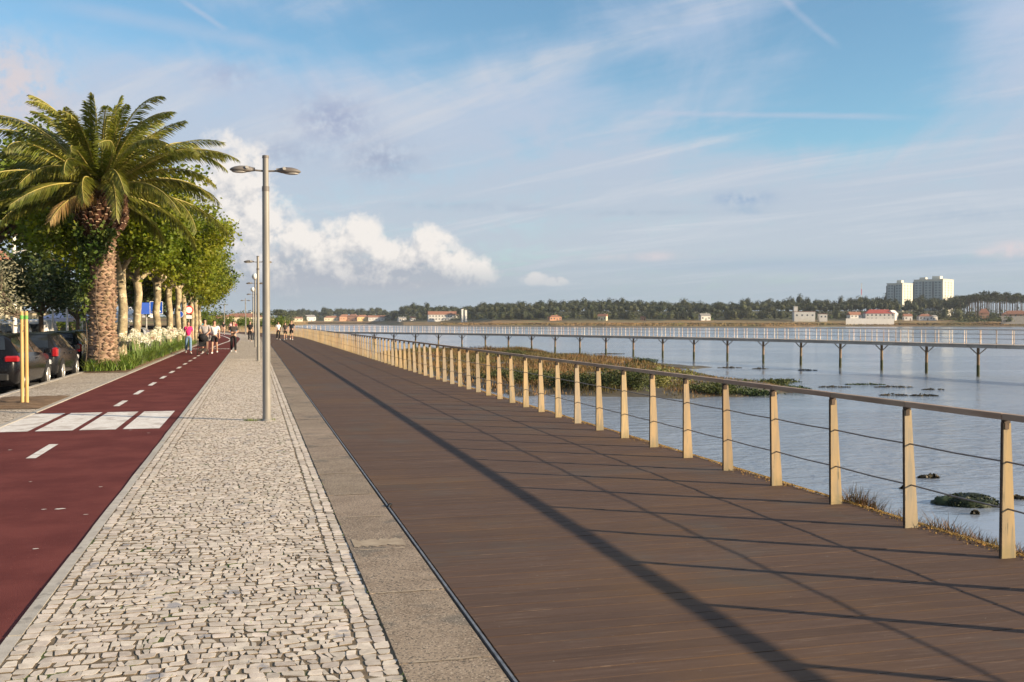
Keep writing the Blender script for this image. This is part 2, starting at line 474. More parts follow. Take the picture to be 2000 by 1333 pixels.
def deck_mat():
    m = bpy.data.materials.new('grooved_brown_boards'); m.use_nodes = True
    nt = m.node_tree; b = nt.nodes['Principled BSDF']; N = Nodes(nt)
    p = nt.nodes.new('ShaderNodeNewGeometry').outputs['Position']
    oi = nt.nodes.new('ShaderNodeObjectInfo').outputs['Random']
    isl = nt.nodes.new('ShaderNodeNewGeometry').outputs['Random Per Island']
    q = N.m('FRACT', N.add(oi, isl))
    ps = N.v('MULTIPLY', p, (0.9, 16.0, 1.0))
    n1 = N.noise(ps, 1.6, 6, .65)
    n2 = N.noise(N.v('MULTIPLY', p, (1.6, 34.0, 1)), 1.5, 6, .72)
    n3 = N.noise(p, .55, 5, .6)
    c = N.mix(N.ramp(n1, .25, .75), c4(.078, .049, .036), c4(.107, .069, .051))
    c = N.mix(N.ramp(n2, .54, .74), c, c4(.20, .145, .11))
    c = N.mix(N.ramp(n2, .30, .15), c, c4(.050, .036, .031))
    c = N.mix(N.mul(N.ramp(n3, .46, .70), .7), c, c4(.125, .075, .042))
    c = N.mix(N.mul(N.ramp(N.noise(N.v('ADD', p, (5, 9, 2)), .8, 5, .6), .52, .70), .5), c, c4(.085, .076, .066))
    sp = N.noise(p, 38, 2, .5)
    c = N.mix(N.ramp(sp, .74, .79), c, c4(.30, .27, .23))
    h = nt.nodes.new('ShaderNodeHueSaturation'); N.put(h, 'Value', N.ramp(q, 0, 1, .92, 1.08, False)); N.put(h, 'Color', c)
    N.put(b, 'Base Color', h.outputs[0]); b.inputs['Roughness'].default_value = .78; b.inputs['Specular IOR Level'].default_value = .14
    bn = nt.nodes.new('ShaderNodeBump'); bn.inputs['Strength'].default_value = .5; bn.inputs['Distance'].default_value = .004
    N.put(bn, 'Height', n2); nt.links.new(bn.outputs[0], b.inputs['Normal'])
    return m
M['deck'] = deck_mat()
M['post_wood'] = pm('weathered_pale_timber', c4(.44, .315, .175), c4(.34, .265, .175), 4.5, .85, .5, 40, stretch=(6, 6, .5), rnd=.16, coord='obj', spec=.1, bdist=.004,
                    spots=[(c4(.28, .235, .17), 3.2, .56), (c4(.17, .15, .10), 11.0, .66)], mix3=(c4(.48, .34, .185), 1.2, .55))
M['rail_wood'] = pm('weathered_brown_rail', c4(.27, .185, .125), c4(.36, .265, .19), 2.0, .75, .3, 60, stretch=(6, .8, 6), rnd=.12, coord='obj', spec=.3, bdist=.004)
M['bracket'] = pm('dark_bracket_steel', c4(.045, .036, .03), c4(.09, .065, .05), 9, .6, metal=.5)
M['cable'] = pm('dull_steel_rope', c4(.16, .14, .125), c4(.24, .21, .19), 30, .5, metal=.6)
M['lichen'] = pm('ochre_lichen', c4(.36, .20, .045), c4(.23, .15, .06), 18, .95, rnd=.35)
M['pole_grey'] = pm('galvanised_pole', c4(.21, .20, .18), c4(.27, .255, .225), 2.2, .55, .1, 40, stretch=(3, 3, .6), metal=.15, spec=.4)
M['head_grey'] = pm('grey_lamp_housing', c4(.125, .11, .10), c4(.155, .14, .125), 6, .55, spec=.4)
M['lens'] = pm('lamp_lens', c4(.35, .33, .30), c4(.42, .40, .36), 6, .25, spec=.5)
M['globe'] = pm('white_globe', c4(.80, .80, .78), c4(.84, .84, .82), 3, .3)
M['asphalt'] = pm('grey_asphalt', c4(.045, .044, .043), c4(.065, .063, .06), 1.2, .9, .4, 90, bdist=.004)
M['soil'] = pm('brown_soil', c4(.12, .075, .042), c4(.19, .125, .075), 5, .95, .8, 30, spots=(c4(.27, .20, .13), 22, .63))
M['earth'] = pm('dry_ground', c4(.24, .20, .12), c4(.16, .15, .075), .35, .95, .5, 8)
M['seawall'] = pm('seawall_stone', c4(.16, .14, .115), c4(.23, .20, .16), 2, .9, .6, 12, spots=(c4(.05, .06, .03), 1.2, .55))
M['stake'] = pm('yellow_round_stake', c4(.46, .30, .11), c4(.54, .37, .16), 3, .7, .2, 40, stretch=(5, 5, .8), coord='obj')
M['green_tape'] = pm('green_tape', c4(.10, .30, .06), c4(.14, .36, .08), 9, .6)
M['bark_plane'] = pm('mottled_plane_bark', c4(.40, .33, .20), c4(.25, .20, .125), 3.2, .85, .5, 16, lo=.42, hi=.58, spots=[(c4(.54, .47, .33), 4.6, .58), (c4(.17, .15, .09), 6.0, .64)], bdist=.01)
M['bark_dark'] = pm('dark_bark', c4(.085, .062, .045), c4(.14, .105, .075), 4, .9, .7, 18)
M['leaf_plane'] = pm('plane_leaves', c4(.120, .170, .014), c4(.235, .240, .018), .55, .55, rnd=.30, trans=.42, spec=.3)
M['leaf_dark'] = pm('dark_evergreen_leaves', c4(.038, .062, .019), c4(.070, .098, .029), .6, .5, rnd=.40, trans=.15, spec=.35)
M['leaf_mid'] = pm('broad_mid_green_leaves', c4(.080, .125, .016), c4(.160, .190, .022), .6, .5, rnd=.42, trans=.35, spec=.35)
M['leaf_olive'] = pm('silvery_olive_leaves', c4(.17, .17, .10), c4(.25, .235, .15), 1.2, .6, rnd=.35, trans=.15)
M['frond'] = pm('palm_leaflets', c4(.120, .145, .026), c4(.215, .205, .038), .9, .45, rnd=.38, trans=.30, spec=.4)
M['frond_dry'] = pm('dry_palm_leaflets', c4(.30, .20, .075), c4(.36, .25, .11), .9, .6, rnd=.3, trans=.2)
M['rachis'] = pm('palm_rib', c4(.38, .33, .09), c4(.30, .24, .07), 2, .5)
M['palm_bark'] = pm('palm_trunk_scars', c4(.18, .125, .082), c4(.29, .205, .135), 5, .9, .6, 22, rnd=.32, spots=(c4(.17, .10, .06), 7, .58))
M['boot'] = pm('cut_frond_bases', c4(.065, .032, .020), c4(.125, .062, .034), 6, .85, .4, 30, rnd=.35)
M['boot_cut'] = pm('pale_cut_ends', c4(.56, .43, .31), c4(.46, .33, .22), 12, .85, rnd=.25)
M['ivy'] = pm('ivy_leaves', c4(.055, .10, .018), c4(.12, .16, .03), 1.5, .5, rnd=.4, trans=.25)
M['strap'] = pm('strap_leaves', c4(.085, .155, .022), c4(.15, .20, .035), 1.2, .45, rnd=.35, trans=.3, spec=.4)
M['stalk'] = pm('flower_stalk', c4(.14, .22, .05), c4(.18, .25, .07), 3, .5)
M['petal'] = pm('white_petals', c4(.78, .74, .66), c4(.84, .82, .77), 6, .6, rnd=.08, trans=.25)
M['petal_pink'] = pm('faded_petals', c4(.62, .42, .38), c4(.70, .55, .48), 6, .6, rnd=.15, trans=.2)

def car_paint(name, c):
    return pm(name, c4(*c), c4(c[0] * 1.1, c[1] * 1.1, c[2] * 1.1), 3, .22, spec=.22, coat=.08, coord='obj')
M['car_black'] = car_paint('black_car_paint', (.005, .005, .006))
M['car_grey'] = car_paint('dark_grey_car_paint', (.010, .011, .013))
M['car_green'] = car_paint('grey_green_car_paint', (.010, .012, .012))
M['car_white'] = car_paint('white_car_paint', (.70, .70, .69))
M['car_silver'] = car_paint('silver_car_paint', (.32, .33, .34))
M['glass_dark'] = pm('dark_window_glass', c4(.012, .015, .018), c4(.018, .022, .026), 2, .06, spec=.8)
M['tyre'] = pm('tyre_rubber', c4(.014, .014, .014), c4(.022, .021, .02), 20, .85)
M['rim'] = pm('alloy_rim', c4(.50, .49, .47), c4(.58, .57, .55), 9, .35, metal=.6)
M['tail'] = pm('red_tail_lamp', c4(.26, .008, .011), c4(.32, .012, .014), 6, .2, spec=.6, coat=.5)
M['head'] = pm('clear_head_lamp', c4(.55, .57, .60), c4(.65, .66, .68), 6, .15, spec=.6)
M['plate'] = pm('number_plate', c4(.72, .72, .70), c4(.75, .75, .73), 6, .5)
M['black_trim'] = pm('black_trim', c4(.015, .015, .016), c4(.022, .022, .022), 9, .6)

M['skin'] = pm('skin', c4(.46, .27, .185), c4(.52, .31, .22), 9, .6, spec=.3)
def cloth(n, c): return pm(n, c4(*c), c4(c[0] * 1.25, c[1] * 1.25, c[2] * 1.25), 14, .85, .3, 60, coord='obj')
M['pink'] = cloth('pink_cloth', (.66, .03, .16))
M['denim'] = cloth('blue_denim', (.13, .22, .33))
M['black_cloth'] = cloth('black_cloth', (.012, .012, .014))
M['charcoal'] = cloth('charcoal_cloth', (.05, .042, .038))
M['grey_cloth'] = cloth('grey_cloth', (.30, .28, .28))
M['white_cloth'] = cloth('white_cloth', (.68, .67, .65))
M['teal'] = cloth('teal_cloth', (.03, .20, .22))
M['maroon'] = cloth('maroon_cloth', (.23, .03, .05))
M['lightpink'] = cloth('pale_pink_cloth', (.62, .36, .36))
M['hair_brown'] = pm('brown_hair', c4(.045, .022, .014), c4(.075, .036, .022), 30, .5, stretch=(4, 4, 1))
M['hair_black'] = pm('black_hair', c4(.012, .010, .010), c4(.022, .017, .015), 30, .45, stretch=(4, 4, 1))
M['sole'] = pm('white_shoes', c4(.66, .64, .61), c4(.72, .70, .67), 9, .7)

M['wall_cream'] = pm('cream_render', c4(.62, .54, .38), c4(.68, .60, .44), .4, .85)
M['wall_white'] = pm('white_render', c4(.58, .56, .52), c4(.64, .62, .58), .4, .85)
M['wall_yellow'] = pm('yellow_render', c4(.62, .44, .20), c4(.66, .48, .24), .4, .85)
M['wall_orange'] = pm('orange_render', c4(.52, .27, .16), c4(.58, .31, .19), .4, .85)
M['wall_tower'] = pm('cream_tower_render', c4(.56, .54, .45), c4(.62, .59, .50), .05, .85)
M['wall_tower_grey'] = pm('pale_grey_tower_panels', c4(.38, .42, .40), c4(.44, .47, .45), .05, .85)
M['roof_tile'] = pm('terracotta_tiles', c4(.24, .11, .07), c4(.31, .155, .10), .8, .9, .4, 3)
M['roof_red'] = pm('red_tiles', c4(.32, .06, .05), c4(.37, .09, .07), .8, .9, .4, 3)
M['roof_grey'] = pm('grey_roof', c4(.20, .19, .18), c4(.26, .25, .24), .8, .9)
M['window'] = pm('house_window', c4(.05, .06, .07), c4(.09, .10, .11), .8, .2, spec=.6)
M['canopy'] = pm('lavender_canopy', c4(.52, .50, .62), c4(.58, .56, .68), 1, .7)
M['canopy_white'] = pm('white_canopy', c4(.74, .73, .72), c4(.79, .78, .77), 1, .7)
M['sign_blue'] = pm('blue_sign', c4(.012, .07, .40), c4(.015, .08, .44), 3, .4)
M['sign_white'] = pm('white_sign', c4(.75, .75, .75), c4(.80, .80, .80), 3, .4)
M['sign_red'] = pm('red_sign', c4(.60, .03, .03), c4(.65, .04, .04), 3, .4)
M['sign_black'] = pm('black_sign', c4(.01, .01, .01), c4(.015, .015, .015), 3, .4)
M['pole_white'] = pm('white_pole', c4(.66, .65, .62), c4(.72, .70, .67), 3, .5)
M['pier_wood'] = pm('grey_pier_timber', c4(.31, .275, .235), c4(.40, .36, .31), .8, .85, .3, 8, rnd=.12)
M['pier_pile'] = pm('pier_pile_timber', c4(.23, .155, .09), c4(.15, .105, .065), 1.5, .85, .3, 9, rnd=.15)
M['pile_weed'] = pm('weedy_pile_foot', c4(.040, .050, .018), c4(.07, .065, .03), 4, .8, .4, 20)
M['pier_post'] = pm('pier_rail_timber', c4(.46, .32, .22), c4(.60, .53, .45), .9, .8, rnd=.35)
M['marsh_mud'] = pm('marsh_mud', c4(.075, .062, .042), c4(.12, .10, .065), .8, .7, .6, 6)
M['marsh_blade'] = pm('marsh_grass', c4(.205, .12, .05), c4(.105, .092, .032), .11, .75, rnd=.45, trans=.2, lo=.42, hi=.58)
M['shrub_leaf'] = pm('salt_marsh_shrub', c4(.040, .058, .017), c4(.090, .100, .033), .6, .7, rnd=.5, trans=.2)
M['shrub_yellow'] = pm('yellowish_shrub', c4(.24, .22, .075), c4(.17, .18, .06), 1.2, .7, rnd=.4, trans=.2)
M['algae'] = pm('dark_green_algae', c4(.022, .040, .010), c4(.05, .078, .018), 3, .6, .5, 14, rnd=.35)
M['algae_dark'] = pm('dark_wet_algae', c4(.010, .017, .005), c4(.026, .040, .010), 3, .6, .5, 14, rnd=.35)
M['tower_window'] = pm('tower_window', c4(.15, .17, .17), c4(.21, .23, .23), .8, .3)
M['algae_brown'] = pm('brown_seaweed', c4(.040, .032, .018), c4(.075, .06, .03), 4, .6, .5, 20, rnd=.3)
M['far_marsh'] = pm('far_marsh_grass', c4(.27, .165, .07), c4(.18, .14, .055), .016, .95, stretch=(1, 1, 1), mix3=(c4(.13, .085, .04), .05, .50), spots=[(c4(.15, .15, .045), .03, .60), (c4(.07, .06, .03), .12, .62)])
M['pine_leaf'] = pm('pine_needles', c4(.036, .047, .025), c4(.064, .070, .034), .03, .8, rnd=.32, spec=.15, trans=.12)
M['pine_trunk'] = pm('pine_trunk', c4(.075, .055, .042), c4(.115, .085, .062), .4, .9)
M['bush_far'] = pm('far_bushes', c4(.048, .066, .022), c4(.095, .100, .035), .04, .8, rnd=.4, spec=.15)
M['hill'] = pm('wooded_ground', c4(.06, .066, .03), c4(.10, .095, .045), .03, .95)

def lichen_foot(m, col, top):                           # green film creeping up from the foot of a timber
    nt = m.node_tree; b = nt.nodes['Principled BSDF']; N = Nodes(nt)
    old = b.inputs['Base Color'].links[0].from_socket
    p = nt.nodes.new('ShaderNodeTexCoord').outputs['Object']; oi = nt.nodes.new('ShaderNodeObjectInfo').outputs['Random']
    z = N.sep(p)[2]
    n = N.noise(N.v('ADD', N.v('MULTIPLY', p, (9, 9, 4)), N.xyz(N.mul(oi, 50), 0, 0)), 2.2, 4, .6)
    k = N.ramp(N.sub(N.mul(n, top * 2.0), z), 0.0, .22)
    N.put(b, 'Base Color', N.mix(N.mul(k, .6), old, col))
    g = N.ramp(N.m('FRACT', N.mul(oi, 5.7)), .55, .75)   # some posts have weathered grey
    old = b.inputs['Base Color'].links[0].from_socket
    N.put(b, 'Base Color', N.mix(N.mul(g, .5), old, c4(.33, .29, .23)))
lichen_foot(M['post_wood'], c4(.22, .19, .10), .17)
def water_mat():
    m = bpy.data.materials.new('river_water'); m.use_nodes = True
    nt = m.node_tree; b = nt.nodes['Principled BSDF']; N = Nodes(nt)
    p = nt.nodes.new('ShaderNodeNewGeometry').outputs['Position']
    big = N.noise(N.v('MULTIPLY', p, (.018, .045, 1)), 1.0, 5, .6, .6)
    calm = N.ramp(big, .42, .56)
    c = N.mix(big, c4(.21, .25, .31), c4(.26, .30, .36))
    N.put(b, 'Base Color', c)
    b.inputs['IOR'].default_value = 1.333; b.inputs['Specular IOR Level'].default_value = .5
    b.inputs['Roughness'].default_value = .12
    rot = N.v('MULTIPLY', p, (1.0, 1.6, 1.0))
    h1 = N.noise(rot, 1.15, 5, .58, .3)
    h2 = N.noise(N.v('ADD', rot, (17, 5, 0)), 4.2, 4, .6, .2)
    h3 = N.noise(N.v('MULTIPLY', p, (.16, .34, 1)), 1.0, 4, .6)
    h = N.add(N.add(N.mul(h1, .55), N.mul(h2, .16)), N.mul(h3, .9))
    bn = nt.nodes.new('ShaderNodeBump'); bn.inputs['Distance'].default_value = .22
    N.put(bn, 'Strength', N.ramp(calm, 0, 1, .14, .95)); N.put(bn, 'Height', h)
    nt.links.new(bn.outputs[0], b.inputs['Normal'])
    return m
M['water'] = water_mat()
# ------------------------------------------------------------------ ground, water, promenade
def strip(name, o0, o1, s0, s1, z, mat, step=1.0, parent=None, no=1):
    n = max(2, int(round((s1 - s0) / step)) + 1)
    V, Fa = [], []
    for i in range(n):
        s = s0 + (s1 - s0) * i / (n - 1)
        for k in range(no + 1): V.append(way(s, o0 + (o1 - o0) * k / no, z))
    w = no + 1
    for i in range(n - 1):
        for k in range(no): Fa.append((i * w + k, i * w + k + 1, (i + 1) * w + k + 1, (i + 1) * w + k))
    return fast(name, V, Fa, mat, parent)
def struct(o, label):
    return tag(o, label, None, None, 'structure')

WZ = -2.5
wv = [(-6000, -400, WZ), (6000, -400, WZ), (6000, 9000, WZ), (-6000, 9000, WZ)]
struct(fast('water', wv, [(0, 1, 2, 3)], M['water']), 'calm grey blue river water rippled by the breeze')

# land under the promenade: outline follows the outer edge, with a stone wall down into the water
edge = [way(s, 5.27, 0) for s in np.arange(-38, 262, 2.0)]
land = MB()
vs = [(p.x, p.y, -.16) for p in edge] + [(p.x, p.y, -3.4) for p in edge]
inner = [(-420, p.y if i < 60 else p.y + (i - 60) * 1.5, -.16) for i, p in enumerate(edge)]
n = len(edge)
land.addf(vs + inner, [(i, i + 1, n * 2 + i + 1, n * 2 + i)[::-1] for i in range(n - 1)])
struct(land.build('ground', M['earth']), 'dry level ground behind the promenade')
wall = MB()
for i in range(n - 1):
    a, b = edge[i], edge[i + 1]
    wall.addf([(a.x, a.y, -3.4), (b.x, b.y, -3.4), (b.x, b.y, -.05), (a.x, a.y, -.05)], [(0, 1, 2, 3)])
sea = [way(s, 5.68, 0) for s in np.arange(-38, 262, 2.0)]
for i in range(n - 1):
    a, b, p, q = edge[i], edge[i + 1], sea[i], sea[i + 1]
    wall.addf([(a.x, a.y, -.10), (b.x, b.y, -.10), (q.x, q.y, -.34), (p.x, p.y, -.34)], [(3, 2, 1, 0)])
    wall.addf([(p.x, p.y, -3.4), (q.x, q.y, -3.4), (q.x, q.y, -.34), (p.x, p.y, -.34)], [(3, 2, 1, 0)])
struct(wall.build('seawall', M['seawall']), 'rough stone bank wall below the boardwalk edge')

# road and parking bay on the left
road = strip('road', -16.0, -5.56, -30, 150, -.15, M['asphalt'], 4)
struct(road, 'grey asphalt parking road behind the trees')

# ---- boardwalk of grooved boards
DK0, DK1 = 1.175, 5.24
board = MB()
board.box((0, 0, -.02), (DK1 - DK0, 0.1312, .04))
deck = struct(empty('boardwalk', (0, 0, 0)), 'broad brown deck of narrow grooved boards beside the river')
pl_me = None
def plank_xf(s):
    p = way(s, (DK0 + DK1) / 2, 0)
    return p, way_h(s)
PITCHB = .14
for i in range(300):
    s = 2.6 + i * PITCHB
    p, h = plank_xf(s)
    if pl_me is None:
        o = board.build('plank', M['deck'], deck); pl_me = o.data
    else: o = link('plank', pl_me, deck)
    o.location = (p.x, p.y, RNG.uniform(-.0012, .0012)); o.rotation_euler = (0, RNG.normal() * .0003, h)
far = MB()
s = 2.6 + 300 * PITCHB
while s < 215:
    p, h = plank_xf(s)
    far.box((p.x, p.y, -.02 + RNG.uniform(-.001, .001)), (DK1 - DK0, 0.1312, .04), Matrix.Rotation(h, 3, 'Z'))
    s += PITCHB
s = 2.6 - PITCHB
while s > -6:
    p, h = plank_xf(s); far.box((p.x, p.y, -.02), (DK1 - DK0, 0.1312, .04), Matrix.Rotation(h, 3, 'Z')); s -= PITCHB
tag(far.build('planks', M['deck'], deck), kind='stuff')
strip('joist_bed', DK0 - .02, DK1 + .02, -6, 215, -.06, M['rubber'], 2, deck)
e = MB()                                               # metal strip standing 8 mm proud at the deck's landward edge
for i in range(110):
    s0, s1 = -4 + i * 2.0, -4 + i * 2.0 + 1.995
    a, b, c_, d_ = way(s0, 1.146), way(s0, 1.160), way(s1, 1.160), way(s1, 1.146)
    e.prism([(a.x, a.y), (b.x, b.y), (c_.x, c_.y), (d_.x, d_.y)], -.05, .006)
e.build('edge_strip', M['steel_strip'], deck)
clip = MB(); q = G(762, 990)
clip.tube([(q.x - .02, q.y - .02, .004), (q.x, q.y, .022), (q.x + .015, q.y + .05, .012)], .012, 6); clip.build('loose_clip', M['rubber'], deck)

# ---- granite kerb blocks
gran = struct(empty('granite_border', (0, 0, 0)), 'border of large speckled granite slabs along the boardwalk')
strip('slab_bed', .64, 1.142, -6, 215, -.03, M['rubber'], 2, gran)
s = G(820, 1292).y - 1.25 * 3
joints = []
while s < 210:
    L = (1.24, 1.12, 1.36, 1.28, 1.18)[len(joints) % 5]
    if s < 60:
        z = RNG.uniform(-.002, .003)
        mb = MB()
        a, b, c_, d_ = way(s + .004, .672), way(s + .004, 1.128), way(s + L - .004, 1.128), way(s + L - .004, .672)
        mid = way(s + L / 2, .9)
        j = lambda: RNG.uniform(-.004, .004)
        mb.prism([(a.x - mid.x + j(), a.y - mid.y + j()), (b.x - mid.x, b.y - mid.y + j()), (c_.x - mid.x, c_.y - mid.y + j()), (d_.x - mid.x + j(), d_.y - mid.y + j())], -.2, .004)
        o = mb.build('granite_slab', M['granite'], gran); o.location = (mid.x, mid.y, z)
    joints.append((s, L)); s += L
gf = MB()
for s, L in joints:
    if s >= 60:
        a, b, c_, d_ = way(s + .004, .672), way(s + .004, 1.128), way(s + L - .004, 1.128), way(s + L - .004, .672)
        gf.prism([(p.x, p.y) for p in (a, b, c_, d_)], -.2, .004)
tag(gf.build('slabs', M['granite'], gran), kind='stuff')
mo = MB()
def ragged(s0, s1, o0, o1, z, n=14, j=.02):
    pts = [(o0 + (o1 - o0) * t + RNG.uniform(-.01, .01), s0 + RNG.uniform(-j, j)) for t in np.linspace(0, 1, n)] + [(o0 + (o1 - o0) * t + RNG.uniform(-.01, .01), s1 + RNG.uniform(-j, j)) for t in np.linspace(1, 0, n)]
    return [(*way(s, o)[:2], z) for o, s in pts]
for s, L in joints:
    if 3 < s < 45:
        w_ = .011
        pts = ragged(s - w_, s + w_, .70 + RNG.uniform(0, .05), 1.10 - RNG.uniform(0, .05), .0075, j=min(.02, w_ * .6))
        mo.addf(pts, [tuple(range(len(pts)))])
pp = ragged(G(735, 1060).y - .14, G(735, 1060).y + .08, .70, 1.07, .0076, 22, j=.05)
mo.addf(pp, [tuple(range(len(pp)))])
mo.build('mortar_patch', M['mortar'], gran)

# ---- limestone cobbles
def stone_rows(o0, o1, s0, s1, rowh=(.060, .084), wid=(.055, .100), jit=.011, warp=.05, along=False):
    """quads (4 corners in (off, s)) of irregular setts; rows run across the strip, or along it"""
    quads = []
    def W_(o, s):
        ef = max(0.0, min(1.0, (o - o0) / .3, (o1 - o) / .3))
        return (o + ef * warp * (mn.noise(Vector((o * 1.7, s * 1.7, 3.1)))), s + warp * 1.6 * mn.noise(Vector((o * 1.9, s * 1.1, 9.7))))
    if along:
        s = s0
        while s < s1:
            L = RNG.uniform(*wid)
            quads.append([(o0, s), (o1, s), (o1, s + L), (o0, s + L)]); s += L
        return quads
    s = s0
    prev_shift = 0
    while s < s1:
        h = RNG.uniform(*rowh)
        o = o0 - RNG.uniform(0, .05)
        slope = RNG.normal() * .012
        while o < o1 - .02:
            w_ = RNG.uniform(*wid)
            a, b = max(o, o0), min(o + w_, o1)
            if o1 - b < .04: b = o1
            if b - a > .03:
                q = [W_(a, s + slope * a), W_(b, s + slope * b), W_(b, s + h + slope * b), W_(a, s + h + slope * a)]
                if RNG.random() < .16:                # a pair of halves
                    mid = [((q[0][0] + q[1][0]) / 2 + RNG.normal() * .006, q[0][1]), ((q[2][0] + q[3][0]) / 2 + RNG.normal() * .006, q[2][1])]
                    quads += [[q[0], mid[0], mid[1], q[3]], [mid[0], q[1], q[2], mid[1]]]
                else: quads.append(q)
            o = b if b < o1 else o1
        s += h
    return quads
def stone_mesh(quads, gap=(.0026, .0066), jit=.012, ztop=0.0):
    """each sett: an irregular six- or eight-cornered block with chamfered top"""
    V, F8 = [], []
    T = np.array(quads)                                # n,4,2
    n = len(T)
    cen = T.mean(1, keepdims=True)
    g = RNG.uniform(gap[0], gap[1], (n, 1, 1))
    d = T - cen
    ln = np.abs(d).mean(1, keepdims=True)
    T = cen + d * np.clip(1 - g / np.maximum(ln, .01), .5, 1) + RNG.normal(size=T.shape) * jit * .55
    e = np.roll(T, -1, 1)
    t1, t2 = RNG.uniform(.03, .22, (n, 4, 1)), RNG.uniform(.03, .22, (n, 4, 1))
    P8 = np.stack([T + (e - T) * t1, e + (T - e) * t2], 2).reshape(n, 8, 2) + RNG.normal(size=(n, 8, 2)) * .0022
    cen = P8.mean(1, keepdims=True)
    top = cen + (P8 - cen) * .972
    dome = cen + (P8 - cen) * .45
    zt = RNG.normal(size=(n, 1)) * .0008 + ztop
    tilt = RNG.normal(size=(n, 1, 2)) * .009
    def z_of(Q, base): return base + ((Q - cen) * tilt).sum(2)
    out = np.zeros((n, 24, 3))
    out[:, :8, :2] = P8; out[:, :8, 2] = z_of(P8, zt - .014) 
    out[:, 8:16, :2] = P8; out[:, 8:16, 2] = z_of(P8, zt - .0007)
    out[:, 16:24, :2] = top; out[:, 16:24, 2] = z_of(top, zt)
    k = np.arange(8); k2 = (k + 1) % 8
    f = np.concatenate([np.stack([k, k2, k2 + 8, k + 8], 1), np.stack([k + 8, k2 + 8, k2 + 16, k + 16], 1), [[16, 17, 18, 19], [16, 19, 20, 23], [20, 21, 22, 23]]], 0)
    return out, f
def way_pts(A):
    """(…,3) arrays of (off, s, z) to world on the straight part / bend"""
    B = A.copy(); s = A[..., 1]
    if s.max() <= 94: return B
    fl = A.reshape(-1, 3)
    r = np.array([way(p[1], p[0], p[2]) for p in fl])
    return r.reshape(A.shape)

cob = struct(empty('cobbled_pavement', (0, 0, 0)), 'pavement of small pale limestone setts with mossy joints')
strip('joint_bed', -1.20, .70, -6, 48, -.0036, M['joint'], 2, cob)
CE = 46.0
quads = stone_rows(-1.185 + .165, .665 - .17, 3.2, CE)
for o0 in (-1.182, -1.101): quads += stone_rows(o0, o0 + .079, 3.2, CE, wid=(.07, .115), along=True)
for o0 in (.585, .505): quads += stone_rows(o0, o0 + .079, 3.2, CE, wid=(.065, .11), along=True)
SV, SF = stone_mesh(quads)
SFM = np.array([1] * 8 + [0] * (len(SF) - 8), dtype=np.int32)   # soiled sides, clean tops
sy = SV[:, :, 1].mean(1); sx = SV[:, :, 0].mean(1)
fx = sx * math.cos(YAW) - sy * math.sin(YAW); fz = sx * math.sin(YAW) + sy * math.cos(YAW)
vis = (fz > 4.60) & (np.abs(fx / fz) < 1000 / F)
order = np.argsort(np.where(vis, fz, 1e9))
near = order[:300]
rest = np.setdiff1d(np.arange(len(SV)), near)
for i in near:
    v = SV[i]; c0 = v.mean(0); c0[2] = 0
    o = fast('cobblestone', v - c0, SF, [M['cobble'], M['joint']], cob); o.location = c0
    o.data.polygons.foreach_set('material_index', SFM)
nr = len(rest)
fc = fast('cobblestones', SV[rest].reshape(-1, 3), (np.arange(nr)[:, None, None] * 24 + SF[None]).reshape(-1, 4), [M['cobble'], M['joint']], cob)
fc.data.polygons.foreach_set('material_index', np.tile(SFM, nr)); tag(fc, kind='stuff')
strip('setts', -1.185, .665, CE, 215, -.002, M['cobble_flat'], 2, cob)
# pale kerb stones between the setts and the cycle path
s = 3.0
kf = MB()
kerb = struct(empty('path_kerb', (0, 0, 0)), 'thin line of pale kerb stones edging the red path')
while s < 205:
    L = RNG.uniform(.85, 1.05)
    pts = [way(s + .004, -1.262 + RNG.uniform(-.004, .004)), way(s + .004, -1.19), way(s + L - .004, -1.19), way(s + L - .004, -1.262 + RNG.uniform(-.004, .004))]
    if s < 48:
        mid = way(s + L / 2, -1.225); mb = MB()
        mb.prism([(p.x - mid.x, p.y - mid.y) for p in pts], -.15, RNG.uniform(-.002, .003))
        mb.build('kerb_stone', M['curbstone'], kerb, mid)
    else: kf.prism([(p.x, p.y) for p in pts], -.15, 0)
    s += L
tag(kf.build('kerb_stones', M['curbstone'], kerb), kind='stuff')
# moss and weeds growing in the joints round the first lamp
def tufts(cx, cy, rx, ry, n, h, wd, name, mat, z=0, lean=.6):
    r = np.sqrt(RNG.random(n)); t = RNG.uniform(0, 2 * np.pi, n)
    base = np.stack([cx + rx * r * np.cos(t), cy + ry * r * np.sin(t), np.full(n, z)], 1)
    V, Fa = blades(base, RNG.uniform(h * .4, h, n), wd, lean)
    return fast(name, V, Fa, mat)

# ---- red cycle path
PX0, PX1 = -3.84, -1.268
path = struct(strip('cycle_path', PX0, PX1, -8, 215, -.012, M['red'], 2), 'dark red asphalt cycle path with white markings')
def paint(name, s0, s1, o0, o1, z=-.008, skew=0.0, n=2):
    V, Fa = [], []
    for i in range(n + 1):
        s = s0 + (s1 - s0) * i / n
        V += [way(s, o0, z), way(s, o1, z)]
    for i in range(n): Fa.append((2 * i, 2 * i + 1, 2 * i + 3, 2 * i + 2))
    return fast(name, V, Fa, M['white_paint'], path)
for o0, o1 in ((-1.97, -1.43), (-2.60, -2.07), (-3.22, -2.69), (-3.84, -3.32)): paint('crossing_bar', 16.42, 19.56, o0, o1)
paint('lane_dash', 13.19, 14.63, -2.69, -2.575)
for k in range(13): paint('lane_dash', 20.95 + 3.28 * k, 20.95 + 3.28 * k + 1.42, -2.685, -2.57)
paint('stop_line', 63.6, 64.3, -3.80, -2.75); paint('stop_line', 63.6, 64.3, -2.5, -1.45)
V, Fa = [], []
for i in range(56):
    s = 65 + i * 2.0
    o = -2.6 + .55 * math.exp(-((s - 92) / 15) ** 2)
    V += [way(s, o - .07, -.008), way(s, o + .07, -.008)]
